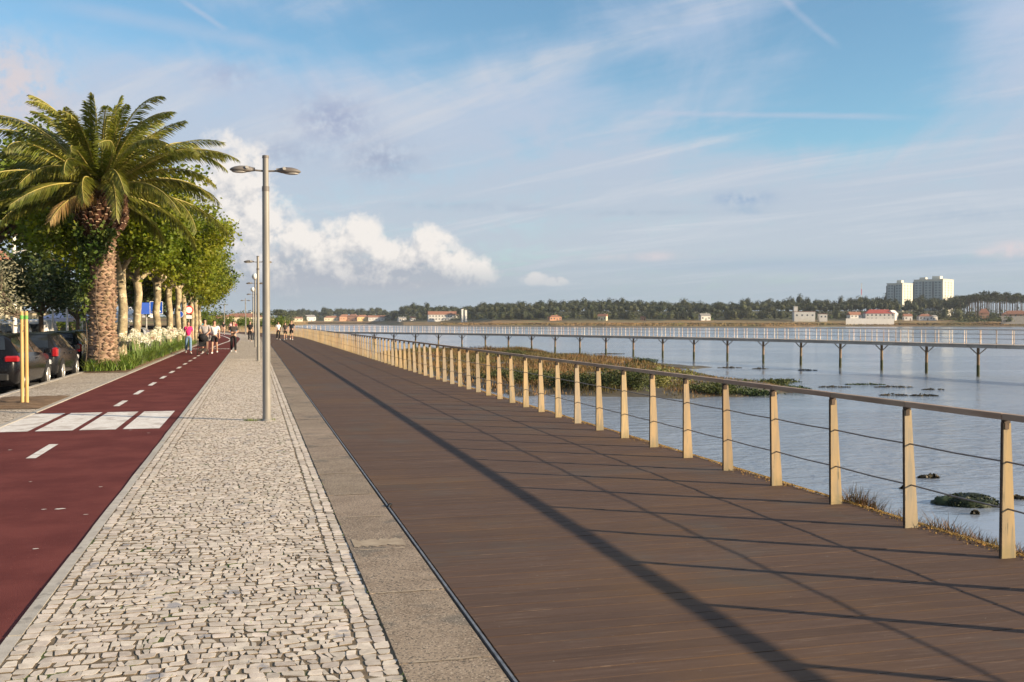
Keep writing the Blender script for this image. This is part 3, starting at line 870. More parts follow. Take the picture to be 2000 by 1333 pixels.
for i in range(55): Fa.append((2 * i, 2 * i + 1, 2 * i + 3, 2 * i + 2))
fast('centre_line', V, Fa, M['white_paint'], path)
# scuffs of worn paint and debris
sc = MB()
for (x, y, wpx) in ((118, 994, 10), (86, 995, 5), (168, 1005, 5), (70, 1072, 6), (128, 1125, 4), (255, 840, 3), (290, 846, 3), (197, 951, 4), (60, 941, 3), (20, 879, 4)):
    p = G(x, y, -.008); r = wpx * p.y / F
    sc.addf([(p.x - r, p.y - r * .3, -.008), (p.x - r * .2, p.y - r * .6, -.008), (p.x + r, p.y, -.008), (p.x + r * .4, p.y + r * .5, -.008), (p.x - r * .7, p.y + r * .35, -.008)], [(0, 1, 2, 3, 4)])
sc.build('paint_scuff', M['white_paint'], path)
# ---- verge pavement left of the path
verge = struct(strip('verge_pavement', -5.42, -3.93, -8, 215, -.006, M['cobble_flat'], 2), 'narrow cobbled verge between the red path and parked cars')
vk = MB(); s = 8.0
while s < 150:
    for (o0, o1, zt) in ((-3.935, -3.845, .002), (-5.56, -5.42, .004)):
        pts = [way(s + .005, o0), way(s + .005, o1), way(s + .99, o1), way(s + .99, o0)]
        vk.prism([(p.x, p.y) for p in pts], -.16, zt)
    s += 1.0
tag(vk.build('verge_kerb_stones', M['curbstone'], verge), kind='stuff')
def soil_bed(name, s0, s1, o0, o1, label, amp=.03):
    ns, no = int((s1 - s0) / .12) + 2, 12
    V, Fa = [], []
    for i in range(ns):
        for k in range(no):
            u, w_ = i / (ns - 1), k / (no - 1)
            ed = min(u, 1 - u, w_, 1 - w_) * 8
            s, o = s0 + (s1 - s0) * u, o0 + (o1 - o0) * w_
            z = .004 + min(1, ed) * (.012 + amp * (mn.noise(Vector((o * 5, s * 5, 1))) + .6))
            V.append(way(s, o, z))
    for i in range(ns - 1):
        for k in range(no - 1): Fa.append((i * no + k, i * no + k + 1, (i + 1) * no + k + 1, (i + 1) * no + k))
    return tag(fast(name, V, Fa, M['soil'], None, True), label, None, None, 'structure')
soil_bed('tree_pit', 20.6, 24.0, -5.3, -3.96, 'bare brown soil of the tree pit round the yellow stakes')
soil_bed('flower_bed', 34.6, 78.0, -5.35, -4.02, 'planted soil strip under the palm and plane trees', .05)
# ------------------------------------------------------------------ main railing
rail = thing('railing', 'long waterside railing of tapered pale timber posts with steel cables and a brown handrail', 'railing')
def post_mesh():
    m = MB()
    # plank on edge: upright deck side, sloping river side, standing on the deck's rim
    t = .026
    z0, z1 = -.03, .945
    p = [(0, -t / 2, z0), (.120, -t / 2, z0), (.120, t / 2, z0), (0, t / 2, z0), (0, -t / 2, z1), (.060, -t / 2, z1), (.060, t / 2, z1), (0, t / 2, z1)]
    m.addf(p, [(3, 2, 1, 0), (4, 5, 6, 7), (0, 1, 5, 4), (1, 2, 6, 5), (2, 3, 7, 6), (3, 0, 4, 7)])
    return m
def bracket_mesh():
    m = MB()
    m.box((.028, 0, .957), (.052, .030, .024)); m.box((.024, -.0165, .925), (.034, .005, .045)); m.box((.024, .0165, .925), (.034, .005, .045))
    m.box((-.0035, 0, .46), (.005, .020, .98))
    return m
post_me = brk_me = None
SP, S0 = 1.062, 5.86
posts = []
for i in range(-9, 172):
    s = S0 + i * SP
    p = way(s, 5.035, 0); h = way_h(s)
    if post_me is None:
        o = post_mesh().build('post', M['post_wood'], rail); post_me = o.data
    else: o = link('post', post_me, rail)
    o.location = p; o.rotation_euler = (RNG.normal() * .008, RNG.normal() * .008, h + RNG.normal() * .03)
    if i < 46:
        if brk_me is None: b = bracket_mesh().build('bracket', M['bracket'], o); brk_me = b.data
        else: b = link('bracket', brk_me, o)
    posts.append(s)
rl = MB(); rl.bbox((0, 0, .9905), (.062, SP - .004, .043), .004)
rl_me = None
for s in posts:
    p = way(s + SP / 2, 5.035 + .026, 0); h = way_h(s + SP / 2)
    if rl_me is None: o = rl.build('handrail', M['rail_wood'], rail); rl_me = o.data
    else: o = link('handrail', rl_me, rail)
    o.location = p; o.rotation_euler = (0, 0, h)
for z in (.345, .675):
    cb = MB(); pts = []
    for i, s in enumerate(posts):
        pts.append(way(s, 5.035 + .047 - .012 * (z > .5), z))
        pts.append(way(s + SP / 2, 5.035 + .047 - .012 * (z > .5), z - .006))
    cb.tube(pts, .0068, 5); cb.build('cable', M['cable'], rail)

# ochre lichen and grit along the rim
nl = 16000
s = 3.5 + 60 * RNG.random(nl) ** 1.6
o_ = 5.245 - np.abs(RNG.normal(size=nl)) * .050 * (1 + .5 * np.sin(s * 2.1)) + .02
V, Fa = leaf_quads(np.stack([o_, s, np.full(nl, .006) + RNG.random(nl) * .008], 1), RNG.uniform(.006, .018, nl), .8)
tag(fast('lichen', V, Fa, M['lichen']), 'orange lichen and grit along the outer deck edge', None, None, 'stuff')
strip('rim_board', 5.242, 5.30, -6, 215, .001, M['lichen'], 2, deck)
# wild plants on the bank just outside the rail
def bank(n, s0, s1, h0, h1, o0, o1):
    s = RNG.uniform(s0, s1, n)
    cl = np.array([mn.noise(Vector((q * 2.3, 4.0, 0))) for q in s])
    k = cl > -.15; s = s[k]; cl = cl[k]
    o = RNG.uniform(o0, o1, len(s))
    z = -.10 - (o - 5.27) * .58
    return np.stack([o, s, z], 1), RNG.uniform(h0, h1, len(s)) * (.6 + cl.clip(0, 1))
B, hh = bank(9000, 4.0, 8.3, .12, .30, 5.28, 5.60)
B2, hh2 = bank(3000, 8.1, 40, .04, .10, 5.29, 5.6)
V, Fa = blades(np.concatenate([B, B2]), np.concatenate([hh, hh2]), .008, .9)
M['bank_leaf'] = pm('bank_plants', c4(.060, .060, .022), c4(.15, .085, .035), 1.8, .8, rnd=.5)
tag(fast('bank_plants', V, Fa, M['bank_leaf']), 'low wild plants growing on the bank outside the railing', None, None, 'stuff')
t_ = MB()
# small weeds round the lamp foot
lamp1 = G(521, 822)
o = tufts(lamp1.x - .12, lamp1.y + .05, .26, .08, 240, .05, .006, 'weeds', M['bank_leaf'])
M['weed'] = pm('green_weeds', c4(.10, .15, .03), c4(.17, .18, .05), 9, .8, rnd=.4)
o.data.materials.clear(); o.data.materials.append(M['weed'])
tag(o, 'small green weeds in the cobble joints around the lamp foot', None, None, 'stuff')
nn = 700
ss = 4.4 + 22 * RNG.random(nn) ** 1.5; oo = np.where(RNG.random(nn) < .5, .667 + RNG.normal(size=nn) * .006, RNG.uniform(-1.1, .6, nn))
keep = np.array([mn.noise(Vector((a * 1.3, b * 1.3, 0))) > -.05 for a, b in zip(oo, ss)])
V, Fa = blades(np.stack([oo, ss, np.full(nn, -.006)], 1)[keep], RNG.uniform(.008, .022, keep.sum()), .005, 1.6)
tag(fast('moss', V, Fa, M['weed']), 'tiny moss tufts between the pale setts', None, None, 'stuff')

# ------------------------------------------------------------------ street lamps
def lamp_proto():
    t = thing('street_lamp', '', 'street lamp', (0, 0, 0), 0, 'grey two armed lamps along the promenade')
    p = MB(); H = 4.40
    p.tube([(0, 0, -.02), (0, 0, 1.2), (0, 0, 3.86)], [.068, .064, .056], 20, False)
    p.tube([(0, 0, 3.84), (0, 0, H)], [.049, .049], 20)
    p.build('pole', M['pole_grey'], t)
    f = MB(); f.lathe([(.095, 0), (.095, .012), (.070, .02), (.066, .05)], n=20); f.build('foot_plate', M['pole_grey'], t)
    c = MB(); c.tube([(0, 0, H - .03), (0, 0, H + .012)], [.056, .054], 18); c.build('cap', M['head_grey'], t)
    k = MB(); k.tube([(0, 0, 3.82), (0, 0, 3.90)], [.061, .061], 18); k.build('collar', M['head_grey'], t)
    for sx in (-1, 1):
        a = MB(); a.tube([(sx * .045, 0, 4.155), (sx * .21, 0, 4.165)], .016, 8)
        a.build('arm', M['head_grey'], t)
        h = MB()
        # teardrop shell lofted outwards
        prof = [(.17, .030, .018, .040), (.235, .036, .030, .050), (.245, .060, .034, .056), (.33, .092, .046, .068), (.42, .098, .044, .066), (.50, .080, .036, .048), (.555, .048, .026, .022), (.575, .012, .010, .004)]
        vs, fs = [], []; nk = 12
        for (x, hw, dn, upz) in prof:
            for q in range(nk):
                w = 2 * PI * q / nk; y, z = math.cos(w), math.sin(w)
                vs.append((sx * x, y * hw, 4.165 + (z * upz if z > 0 else z * dn)))
        for i in range(len(prof) - 1):
            for q in range(nk): j = (q + 1) % nk; fs.append((i * nk + q, i * nk + j, (i + 1) * nk + j, (i + 1) * nk + q))
        fs += [tuple(range(nk)), tuple(range((len(prof) - 1) * nk, len(prof) * nk))]
        h.addf(vs, fs, True)
        ho = h.build('lamp_head', M['head_grey'], t)
        l = MB(); l.ell((sx * .42, 0, 4.128), (.125, .075, .020), 12, 6); l.build('lens', M['lens'], ho)
        kb = MB(); kb.tube([(sx * .30, -.088, 4.195), (sx * .30, -.112, 4.195)], [.030, .026], 10); kb.build('knob', M['lens'], ho)
    return t
lp = lamp_proto()
LAMPS = [(lamp1.x, lamp1.y, 'tall grey street lamp with two arms, nearest of the row'),
         (.18, 43.28, 'grey two armed street lamp second from the viewer on the cobbles'),
         (.10, 67.5, 'grey two armed lamp third along the cobbles with a white globe on top'),
         (-.05, 94.5, 'grey two armed lamp fourth along with a small white globe on top')]
for s in (122.5, 153.0, 182.0):
    q = way(s, -.0, 0); LAMPS.append((q.x, q.y, ('distant two armed lamp fifth in the row', 'distant thin lamp standing where the path bends left', 'farthest thin lamp, at the end of the red path')[len(LAMPS) - 4]))
for i, (x, y, lb) in enumerate(LAMPS):
    o = lp if i == 0 else copy_tree(lp)
    o.location = (x, y, 0); o['label'] = lb
    if i in (2, 3):
        g = MB(); g.ell((0, 0, 4.40 + .20), (.21, .21, .21), 14, 10); g.build('globe', M['globe'], o)

# ------------------------------------------------------------------ pier over the water
pier = thing('pier', 'long timber footbridge on braced piles crossing the river with slender railings', 'footbridge')
cp = [(52.0, 40.0), (36.9, 71.5), (25.4, 99.0), (0.5, 138.0), (-20.5, 160.0), (-37.5, 178.0)]
def cam2w(c): return Vector((c[0] * math.cos(YAW) + c[1] * math.sin(YAW), -c[0] * math.sin(YAW) + c[1] * math.cos(YAW), 0))
cw = [cam2w(c) for c in cp]
def catmull(P, n=24):
    out_ = []
    Q = [P[0] * 2 - P[1]] + P + [P[-1] * 2 - P[-2]]
    for i in range(1, len(Q) - 2):
        for k in range(n):
            t = k / n; a, b, c_, d_ = Q[i - 1], Q[i], Q[i + 1], Q[i + 2]
            out_.append(.5 * ((2 * b) + (c_ - a) * t + (2 * a - 5 * b + 4 * c_ - d_) * t * t + (3 * b - a - 3 * c_ + d_) * t ** 3))
    out_.append(P[-1]); return out_
line = catmull(cw)
cum = [0.0]
for a, b in zip(line, line[1:]): cum.append(cum[-1] + (b - a).length)
def on_pier(d, off=0.0, z=0.0):
    d = max(0, min(cum[-1] - 1e-4, d)); i = max(j for j in range(len(cum) - 1) if cum[j] <= d)
    f = (d - cum[i]) / (cum[i + 1] - cum[i]); p = line[i].lerp(line[i + 1], f); t = (line[i + 1] - line[i]).normalized()
    return p + Vector((-t.y, t.x, 0)) * off + Vector((0, 0, z)), math.atan2(t.y, t.x)
# find where the first pile in view stands
def px_of(p):
    v = CM.inverted() @ p
    return 1000 + F * v.x / -v.z
d = 0
while px_of(on_pier(d)[0]) > 1911: d += .05
D0, PSP = d, 5.25
PW = 1.15
ns = int(cum[-1] / 2.0)
dk = MB()
for k in range(int(cum[-1] / 1.05)):
    a, h = on_pier(k * 1.05 + .52, 0, -.05)
    dk.box(a, (1.04, PW * 2, .06), Matrix.Rotation(h, 3, 'Z'))
tag(dk.build('deck', M['pier_wood'], pier), kind='stuff')
bm_me = None
for k in range(int(cum[-1] / 2.625)):
    for sd in (-1, 1):
        q, h = on_pier((k + .5) * 2.625 + D0 % 2.625 - 2.625, sd * (PW - .10), -.19)
        if bm_me is None: m = MB(); m.box((0, 0, 0), (2.60, .10, .22)); o = m.build('beam', M['pier_wood'], pier); bm_me = o.data
        else: o = link('beam', bm_me, pier)
        o.location = q; o.rotation_euler = (0, 0, h)
pile_me = foot_me = cap_me = br_me = None
k0 = -int(D0 / PSP)
npile = 0
for k in range(k0, int((cum[-1] - D0) / PSP) + 1):
    d = D0 + k * PSP
    p, h = on_pier(d)
    for sd in (0.0,):
        q, _ = on_pier(d, sd)
        if pile_me is None:
            m = MB(); m.tube([(0, 0, -1.62), (0, 0, -.29)], [.112, .108], 10); o = m.build('pile', M['pier_pile'], pier); pile_me = o.data
            m = MB(); m.tube([(0, 0, -3.3), (0, 0, -1.62)], [.122, .114], 10); f_ = m.build('pile_foot', M['pile_weed'], o); foot_me = f_.data
        else:
            o = link('pile', pile_me, pier); link('pile_foot', foot_me, o)
        o.location = q; o.rotation_euler = (RNG.normal() * .008, RNG.normal() * .008, h)
        for bd in (-1, 1):
            if br_me is None:
                m = MB(); m.tube([(.06, 0, -.82), (.80, 0, -.30)], .042, 6); b = m.build('brace', M['pier_wood'], pier); br_me = b.data
            else: b = link('brace', br_me, pier)
            b.location = q; b.rotation_euler = (0, 0, h if bd > 0 else h + PI)
    npile += 1
pp_me = None
cnt = 0
rp = MB()
prt = [MB(), MB(), MB()]
d = 0.3; pdist = []
while d < cum[-1] - .2:
    pdist.append(d); d += 1.45
far_p = MB()
for side in (1, -1):
    for d in pdist:
        d2 = d + (0.55 if side < 0 else 0)
        q, h = on_pier(d2, side * (PW - .03)); 
        vis_ = px_of(q) < 2030
        if vis_ and cnt < 285:
            if pp_me is None:
                m = MB(); m.box((0, 0, .50), (.042, .060, 1.10), taper=(.9, .6)); o = m.build('rail_post', M['pier_post'], pier); pp_me = o.data
            else: o = link('rail_post', pp_me, pier)
            o.location = q; o.rotation_euler = (0, 0, h); cnt += 1
        else: far_p.box(q + Vector((0, 0, .5)), (.042, .06, 1.1), Matrix.Rotation(h, 3, 'Z'))
    for z, r, mt in ((1.06, .032, 'pier_wood'), (.72, .010, 'cable'), (.38, .010, 'cable')):
        m = MB(); m.tube([on_pier(x, side * (PW - .03), z)[0] for x in np.arange(0, cum[-1], 1.0)], r, 5)
        m.build('handrail' if z > 1 else 'cable', M[mt], pier)
if far_p.v: tag(far_p.build('rail_posts', M['pier_post'], pier), kind='stuff')

# ------------------------------------------------------------------ marsh islands and seaweed
def poly_world(pts, z=WZ): return [G(x, y, z) for x, y in pts]
def in_poly(P, poly):
    x, y = P[:, 0], P[:, 1]; ins = np.zeros(len(P), bool); n = len(poly); dist = np.full(len(P), 1e9)
    for i in range(n):
        a, b = poly[i], poly[(i + 1) % n]
        c_ = ((a[1] > y) != (b[1] > y)) & (x < (b[0] - a[0]) * (y - a[1]) / ((b[1] - a[1]) or 1e-9) + a[0])
        ins ^= c_
        ab = np.array([b[0] - a[0], b[1] - a[1]]); ap = P[:, :2] - np.array([a[0], a[1]])
        t = np.clip((ap @ ab) / (ab @ ab), 0, 1); dist = np.minimum(dist, np.linalg.norm(ap - t[:, None] * ab, axis=1))
    return ins, dist
def mud(name, poly, label, top=.30, st=.8):
    xs = [p[0] for p in poly]; ys = [p[1] for p in poly]
    gx, gy = np.arange(min(xs) - 1, max(xs) + 1 + st, st), np.arange(min(ys) - 1, max(ys) + 1 + st, st)
    P_ = np.array([(x, y, 0) for y in gy for x in gx])
    ins, ds = in_poly(P_, poly)
    sd = np.where(ins, ds, -ds)
    nz = np.array([mn.fractal(Vector((p[0] * .35, p[1] * .35, 2)), .8, 2, 4) for p in P_])
    P_[:, 2] = WZ - .06 + np.clip(sd * .16, -.25, top) + nz * .07
    w_ = len(gx); i = np.arange((len(gy) - 1) * w_).reshape(len(gy) - 1, w_)[:, :-1].ravel()
    Fa = np.stack([i, i + 1, i + w_ + 1, i + w_], 1)
    Fa = Fa[(P_[Fa][:, :, 2] > WZ - .16).any(1)]
    return tag(fast(name, P_, Fa, M['marsh_mud'], None, True), label, None, None, 'structure'), P_
isl = poly_world([(700, 706), (790, 722), (850, 736), (900, 752), (960, 768), (1010, 778), (1090, 772), (1150, 776), (1250, 777), (1340, 782), (1400, 776), (1440, 778), (1500, 773), (1565, 768), (1555, 757), (1500, 747),
                  (1430, 742), (1385, 733), (1330, 722), (1270, 709), (1190, 700), (1090, 695), (1065, 688), (1020, 682), (960, 685), (880, 684), (800, 686), (740, 690)])
mud('marsh_island', isl, 'muddy salt marsh bank beside the boardwalk')
isl2 = poly_world([(1225, 712), (1290, 719), (1350, 722), (1400, 718), (1330, 713), (1260, 707)])
mud('mud_spit', isl2, 'thin weedy mud spit in the river', .15, .6)
xs = [p.x for p in isl]; ys = [p.y for p in isl]
nb = 60000
Pb = np.stack([RNG.uniform(min(xs), max(xs), nb), RNG.uniform(min(ys), max(ys), nb), np.zeros(nb)], 1)
ins, ds = in_poly(Pb, isl)
cl = np.array([mn.noise(Vector((p[0] * .30, p[1] * .30, 5))) for p in Pb])
k = ins & (ds > .25) & (cl > -.20)
Pb, ds, cl = Pb[k], ds[k], cl[k]
Pb[:, 2] = WZ - .02 + np.clip(ds * .15, 0, .25)
ppx = np.array([px_of(Vector(p)) for p in Pb]); fk = np.clip(1.15 - (ppx - 1180) / 260, .22, 1.0)
hh = fk * RNG.uniform(.20, .60, len(Pb)) * (.75 + .6 * np.clip(cl, -.3, .8)) * np.clip(.45 + ds * .25, 0, 1)
V, Fa = blades(Pb, hh, RNG.uniform(.03, .07, len(Pb)), .5)
tag(fast('marsh_grass', V, Fa, M['marsh_blade']), 'tawny and green marsh grass covering the island', None, None, 'stuff')
def shrub(x, y, w, h, mat, label, n=700, z=WZ, group=None, name='marsh_shrub', cat='shrub', leaf=.11):
    p = G(x, y, z); t = thing(name, label, cat, p, 0, group)
    nb_ = max(5, int(9 * w))
    cs = np.stack([RNG.normal(size=nb_) * w * .30, RNG.normal(size=nb_) * w * .22, RNG.uniform(.25, .8, nb_) * h], 1)
    idx = RNG.integers(0, nb_, n)
    C = cs[idx] + RNG.normal(size=(n, 3)) * np.array([.16 * w, .16 * w, .20 * h]); C[:, 2] = np.abs(C[:, 2])
    V, Fa = leaf_quads(C, RNG.uniform(.6, 1.2, n) * leaf, .55)
    fast('foliage', V, Fa, M[mat], t)
    sm = MB()
    for c_ in cs[:6]: sm.tube([(0, 0, -.05), (c_[0] * .5, c_[1] * .5, c_[2] * .5), tuple(c_)], [.025, .016, .008], 5)
    sm.build('stems', M['bark_dark'], t)
    return t
SHR = [(1300, 762, 1.9, 1.5, 'shrub_yellow', 'rounded yellowish green shrub at the marsh edge'), (1235, 768, 2.3, 1.7, 'shrub_leaf', 'dark shrub left of the yellowish one on the marsh'),
       (1385, 772, 2.4, .75, 'shrub_leaf', 'low dark green bush right of the yellowish shrub'), (1455, 772, 2.4, .38, 'algae', 'very low green clump near the white gull'),
       (1180, 768, 2.2, 1.4, 'shrub_leaf', 'grey green shrub on the middle of the marsh bank'), (1110, 764, 2.2, 1.3, 'shrub_leaf', 'shrub on the marsh bank seen between middle railing posts'),
       (1040, 756, 2.4, 1.2, 'shrub_leaf', 'dark shrub at the landward side of the marsh'), (985, 745, 2.6, 1.0, 'shrub_leaf', 'green shrub low behind the dense row of posts'),
       (1000, 702, 2.6, 1.1, 'shrub_leaf', 'round green bush at the far marsh edge'), (1540, 764, 2.0, .30, 'algae', 'low green clump at the right tip of the marsh'),
       (1500, 752, 1.8, .45, 'shrub_leaf', 'small dark bush behind the right tip of the marsh'), (1255, 714, 1.5, .8, 'algae', 'rounded green clump on the thin mud spit')]
for (x, y, w, h, mt, lb) in SHR: shrub(x, y, w, h * .82, mt, lb, int(1100 * w), leaf=.16)
def weed(x, y, wpx, mat, label, hgt=.12, dep=.35, name='seaweed_patch', cat='seaweed'):
    p = G(x, y, WZ); dist = (p - cam.location).length; w = wpx * dist / F
    t = MB(); nlob = max(4, int(w * 7))
    n = int(180 * max(1, w))
    C = np.stack([RNG.uniform(-.5, .5, n) * w, RNG.normal(size=n) * w * dep * .28, np.zeros(n)], 1)
    env = np.clip(1 - (C[:, 0] / (w * .5)) ** 2, .05, 1); C[:, 1] *= env
    nz = np.array([mn.noise(Vector((c_[0] * 3 + x, c_[1] * 3, 0))) for c_ in C])
    keep = nz > -.2; C = C[keep]; env = env[keep]
    C[:, 2] = .01 + RNG.random(len(C)) * hgt * env * np.clip(nz[keep] + .5, .1, 1)
    V, Fa = leaf_quads(C, RNG.uniform(.05, .14, len(C)) * max(1, w * .35), .7, up=1.2)
    o = fast(name, V, Fa, M[mat]); o.location = (p.x, p.y, WZ); o.rotation_euler = (0, 0, -YAW)
    tag(o, label, cat, kind='stuff'); return o
for a in ((1690, 752, 75, 'algae', 'long green weed patch in the middle water'), (1745, 757, 70, 'algae_brown', 'brownish weed patch right of the long green one'), (1630, 757, 60, 'algae_brown', 'thin brown weed streak left of the green patch'),
          (1745, 773, 55, 'algae_brown', 'thin weed streak just behind the handrail'), (1805, 774, 60, 'algae_brown', 'brown weed streak right of the other near the handrail'), (1822, 762, 40, 'algae_brown', 'faint weed line in the right water'),
          (1425, 719, 45, 'algae_brown', 'thin weed line right of the mud spit'), (1485, 721, 30, 'algae_brown', 'small weed speck between two middle piles'), (1575, 724, 40, 'algae_brown', 'weed speck below the right pier piles'),
          (1118, 692, 55, 'algae', 'flat green weed raft under the pier'), (1190, 692, 60, 'algae_brown', 'dark weed raft right of the green one under the pier'), (1813, 934, 38, 'algae_brown', 'small brown weed clump in the near water'),
          (1990, 975, 55, 'algae_brown', 'brown weed clump at the right picture edge'), (1905, 1005, 12, 'algae_brown', 'tiny weed speck near the bank'), (1540, 747, 50, 'algae', 'green weed fringe off the marsh tip'),
          (1770, 955, 30, 'algae_brown', 'small weed speck left of the algae rock')):
    weed(*a)
# algae covered boulder
p = G(1888, 985, WZ)
t = thing('algae_rock', 'dark boulder covered in green algae in the near water', 'rock', p, -YAW)
def lump(name, c, r, mat, parent, seed, nu=22, nv=14, amp=.25):
    m = MB(); m.ell((0, 0, 0), (1, 1, 1), nu, nv)
    m.v = [tuple(Vector(c) + Vector((v[0] * r[0], v[1] * r[1], v[2] * r[2])) * (1 + amp * mn.fractal(Vector(v) * 1.6 + Vector((seed, 0, 0)), .8, 2, 4))) for v in m.v]
    return m.build(name, mat, parent)
lump('boulder', (.05, 0, -.02), (.62, .50, .24), M['algae_dark'], t, 3.3)
lump('boulder', (-.48, .05, -.03), (.32, .30, .19), M['algae_dark'], t, 8.1)
n = 900
C = RNG.normal(size=(n, 3)); C /= np.linalg.norm(C, axis=1, keepdims=True); C[:, 2] = np.abs(C[:, 2]) * .9
C = C * np.array([.66, .52, .26]) * RNG.uniform(.92, 1.06, (n, 1)); C[:, 0] += .05
V, Fa = leaf_quads(C, RNG.uniform(.03, .08, n), .6, up=.8)
tag(fast('algae_fronds', V, Fa, M['algae_dark'], t), kind='stuff')
# gull
g = G(1403, 771, WZ)
t = thing('gull', 'white gull standing at the marsh edge by the water', 'bird', (g.x, g.y, WZ + .1), R(200))
M['gull_white'] = pm('white_feathers', c4(.74, .73, .71), c4(.80, .79, .77), 8, .8); M['gull_grey'] = pm('grey_feathers', c4(.30, .31, .33), c4(.36, .37, .39), 8, .8)
b = MB()
b.tube([(-.22, 0, .17), (-.12, 0, .19), (0, 0, .20), (.10, 0, .235), (.15, 0, .31), (.175, 0, .36), (.215, 0, .37), (.235, 0, .366)], [.02, .06, .085, .07, .045, .047, .035, .012], 10)
b.build('body', M['gull_white'], t)
for sd in (-1, 1):
    w = MB(); w.tube([(.08, sd * .075, .22), (-.06, sd * .085, .22), (-.22, sd * .05, .19), (-.33, sd * .01, .17)], [.03, .05, .03, .005], 8); w.build('wing', M['gull_grey'], t)
    l = MB(); l.tube([(0, sd * .03, .13), (0, sd * .03, -.08)], .008, 5); l.box((.02, sd * .03, -.085), (.05, .04, .01)); l.build('leg', M['stake'], t)
k = MB(); k.tube([(.235, 0, .366), (.275, 0, .358), (.285, 0, .35)], [.012, .009, .003], 6); k.build('beak', M['stake'], t)
# ------------------------------------------------------------------ palm
def frond_mesh(L, th0, curl, nl, wid, dry=False, seed=0, fold=.55):
    """rib bending in the x-z plane from elevation th0; leaflets in two rows"""
    r = np.random.default_rng(seed)
    n = 14
    pts = [np.zeros(3)]; th = th0; tw = r.normal() * .15
    for i in range(n):
        th -= curl * (.25 + 1.5 * (i / n) ** 1.6) / n
        pts.append(pts[-1] + np.array([math.cos(th), tw * (i / n) * .25, math.sin(th)]) * L / n)
    pts = np.array(pts)
    u = np.linspace(.07, 1.0, nl)
    ii = np.clip((u * n).astype(int), 0, n - 1); f = (u * n - ii)[:, None]
    base = pts[ii] * (1 - f) + pts[ii + 1] * f
    tan = pts[ii + 1] - pts[ii]; tan /= np.linalg.norm(tan, axis=1, keepdims=True)
    side = np.array([0, 1, 0.]); nrm = np.cross(tan, side)
    nrm *= np.sign(nrm[:, 2:3] + 1e-6) if False else 1
    nrm = -nrm
    prof = np.clip(np.sin(np.pi * (u * .86 + .10)) ** .55, .18, 1)
    VV, FF, k = [], [], 0
    for sg in (-1, 1):
        ln = wid * prof * r.uniform(.82, 1.1, nl)
        fw = .85 + .55 * u + r.normal(size=nl) * .08
        d = tan * fw[:, None] + side * sg * .9 + (-nrm if False else nrm) * (fold + r.normal(size=nl) * .12)[:, None]
        d /= np.linalg.norm(d, axis=1, keepdims=True)
        tip = base + d * ln[:, None]; tip[:, 2] -= ln * (.18 + .16 * r.random(nl))
        mid = base + d * ln[:, None] * .5; mid[:, 2] -= ln * .02
        wv_ = tan * .026 + 0
        VV.append(np.stack([base - wv_ * .5, base + wv_ * .5, mid + wv_, tip, mid - wv_], 1).reshape(-1, 3))
        FF.append(np.arange(nl * 5).reshape(nl, 5) + k); k += nl * 5
    return np.concatenate(VV), np.concatenate(FF), pts
PALM = Vector((-5.02, 36.6, 0))
palm = thing('palm_tree', 'big date palm with a thick scarred trunk and arching fronds left of the red path', 'palm tree', PALM)
tm = MB()
prof = []
for i in range(31):
    z = i / 30 * 4.5
    r = .44 + .15 * math.exp(-z / .35) + .02 * math.sin(z * 3) - .03 * min(1, z / 3)
    prof.append((r, z))
tm.lathe(prof, n=24)
o = tm.build('trunk', M['palm_bark'], palm)
tv = Vector((.10, 0, 0))
# diamond leaf scars: real chips standing off the trunk
chip = MB()
nrow = 40
for i in range(nrow):
    z = .06 + i * 4.42 / nrow
    r = .44 + .15 * math.exp(-z / .35) + .02 * math.sin(z * 3) - .03 * min(1, z / 3)
    nk = 13; ro = RNG.uniform(0, 6.28)
    for k in range(nk):
        a = 2 * PI * k / nk + ro + RNG.normal() * .07
        ca_, sa_ = math.cos(a), math.sin(a)
        w = r * PI / nk * 1.12 * RNG.uniform(.75, 1.2); h = .075 * RNG.uniform(.6, 1.3); dz_ = RNG.normal() * .025
        outw = .045 + .050 * RNG.random()
        def pt(rr, t, zz): return (ca_ * rr - sa_ * t, sa_ * rr + ca_ * t, zz + z + dz_)
        chip.addf([pt(r - .01, -w, .0), pt(r + .008, 0, -h), pt(r - .01, w, 0), pt(r + .006, 0, h * .9), pt(r + outw, 0, h * .35), pt(r + outw * .8, -w * .55, h * .15), pt(r + outw * .8, w * .55, h * .15)],
                  [(0, 1, 5), (1, 4, 5), (1, 6, 4), (1, 2, 6), (2, 3, 6), (6, 3, 4), (5, 4, 3), (0, 5, 3)])
c_ = chip.build('leaf_scar', M['palm_bark'], palm); tag(c_, kind='stuff')
boot = MB(); bcut = MB()
for i in range(15):
    z = 4.48 + i * .118
    r = .52 + .36 * math.sin(min(1, i / 6) * PI / 2) - max(0, i - 12) * .06
    nk = 17
    for k in range(nk):
        a = 2 * PI * (k + .5 * (i % 2)) / nk + RNG.normal() * .05
        A = Matrix.Rotation(a, 3, 'Z')
        l = RNG.uniform(.16, .26); el_ = .75 + i * .03
        d_ = Vector((math.cos(el_), 0, math.sin(el_)))
        p0 = Vector((r - .12, 0, z)); p1 = p0 + d_ * l
        w = .072
        def q(p, s_, u_): return A @ (p + Vector((0, s_, 0)) + Vector((-math.sin(el_), 0, math.cos(el_))) * u_)
        boot.addf([q(p0, -w, -.03), q(p0, w, -.03), q(p0, w, .03), q(p0, -w, .03), q(p1, -w * .62, -.022), q(p1, w * .62, -.022), q(p1, w * .62, .022), q(p1, -w * .62, .022)],
                  [(0, 1, 5, 4), (1, 2, 6, 5), (2, 3, 7, 6), (3, 0, 4, 7)])
        bcut.addf([q(p1, -w * .62, -.022), q(p1, w * .62, -.022), q(p1, w * .62, .022), q(p1, -w * .62, .022)], [(0, 1, 2, 3)])
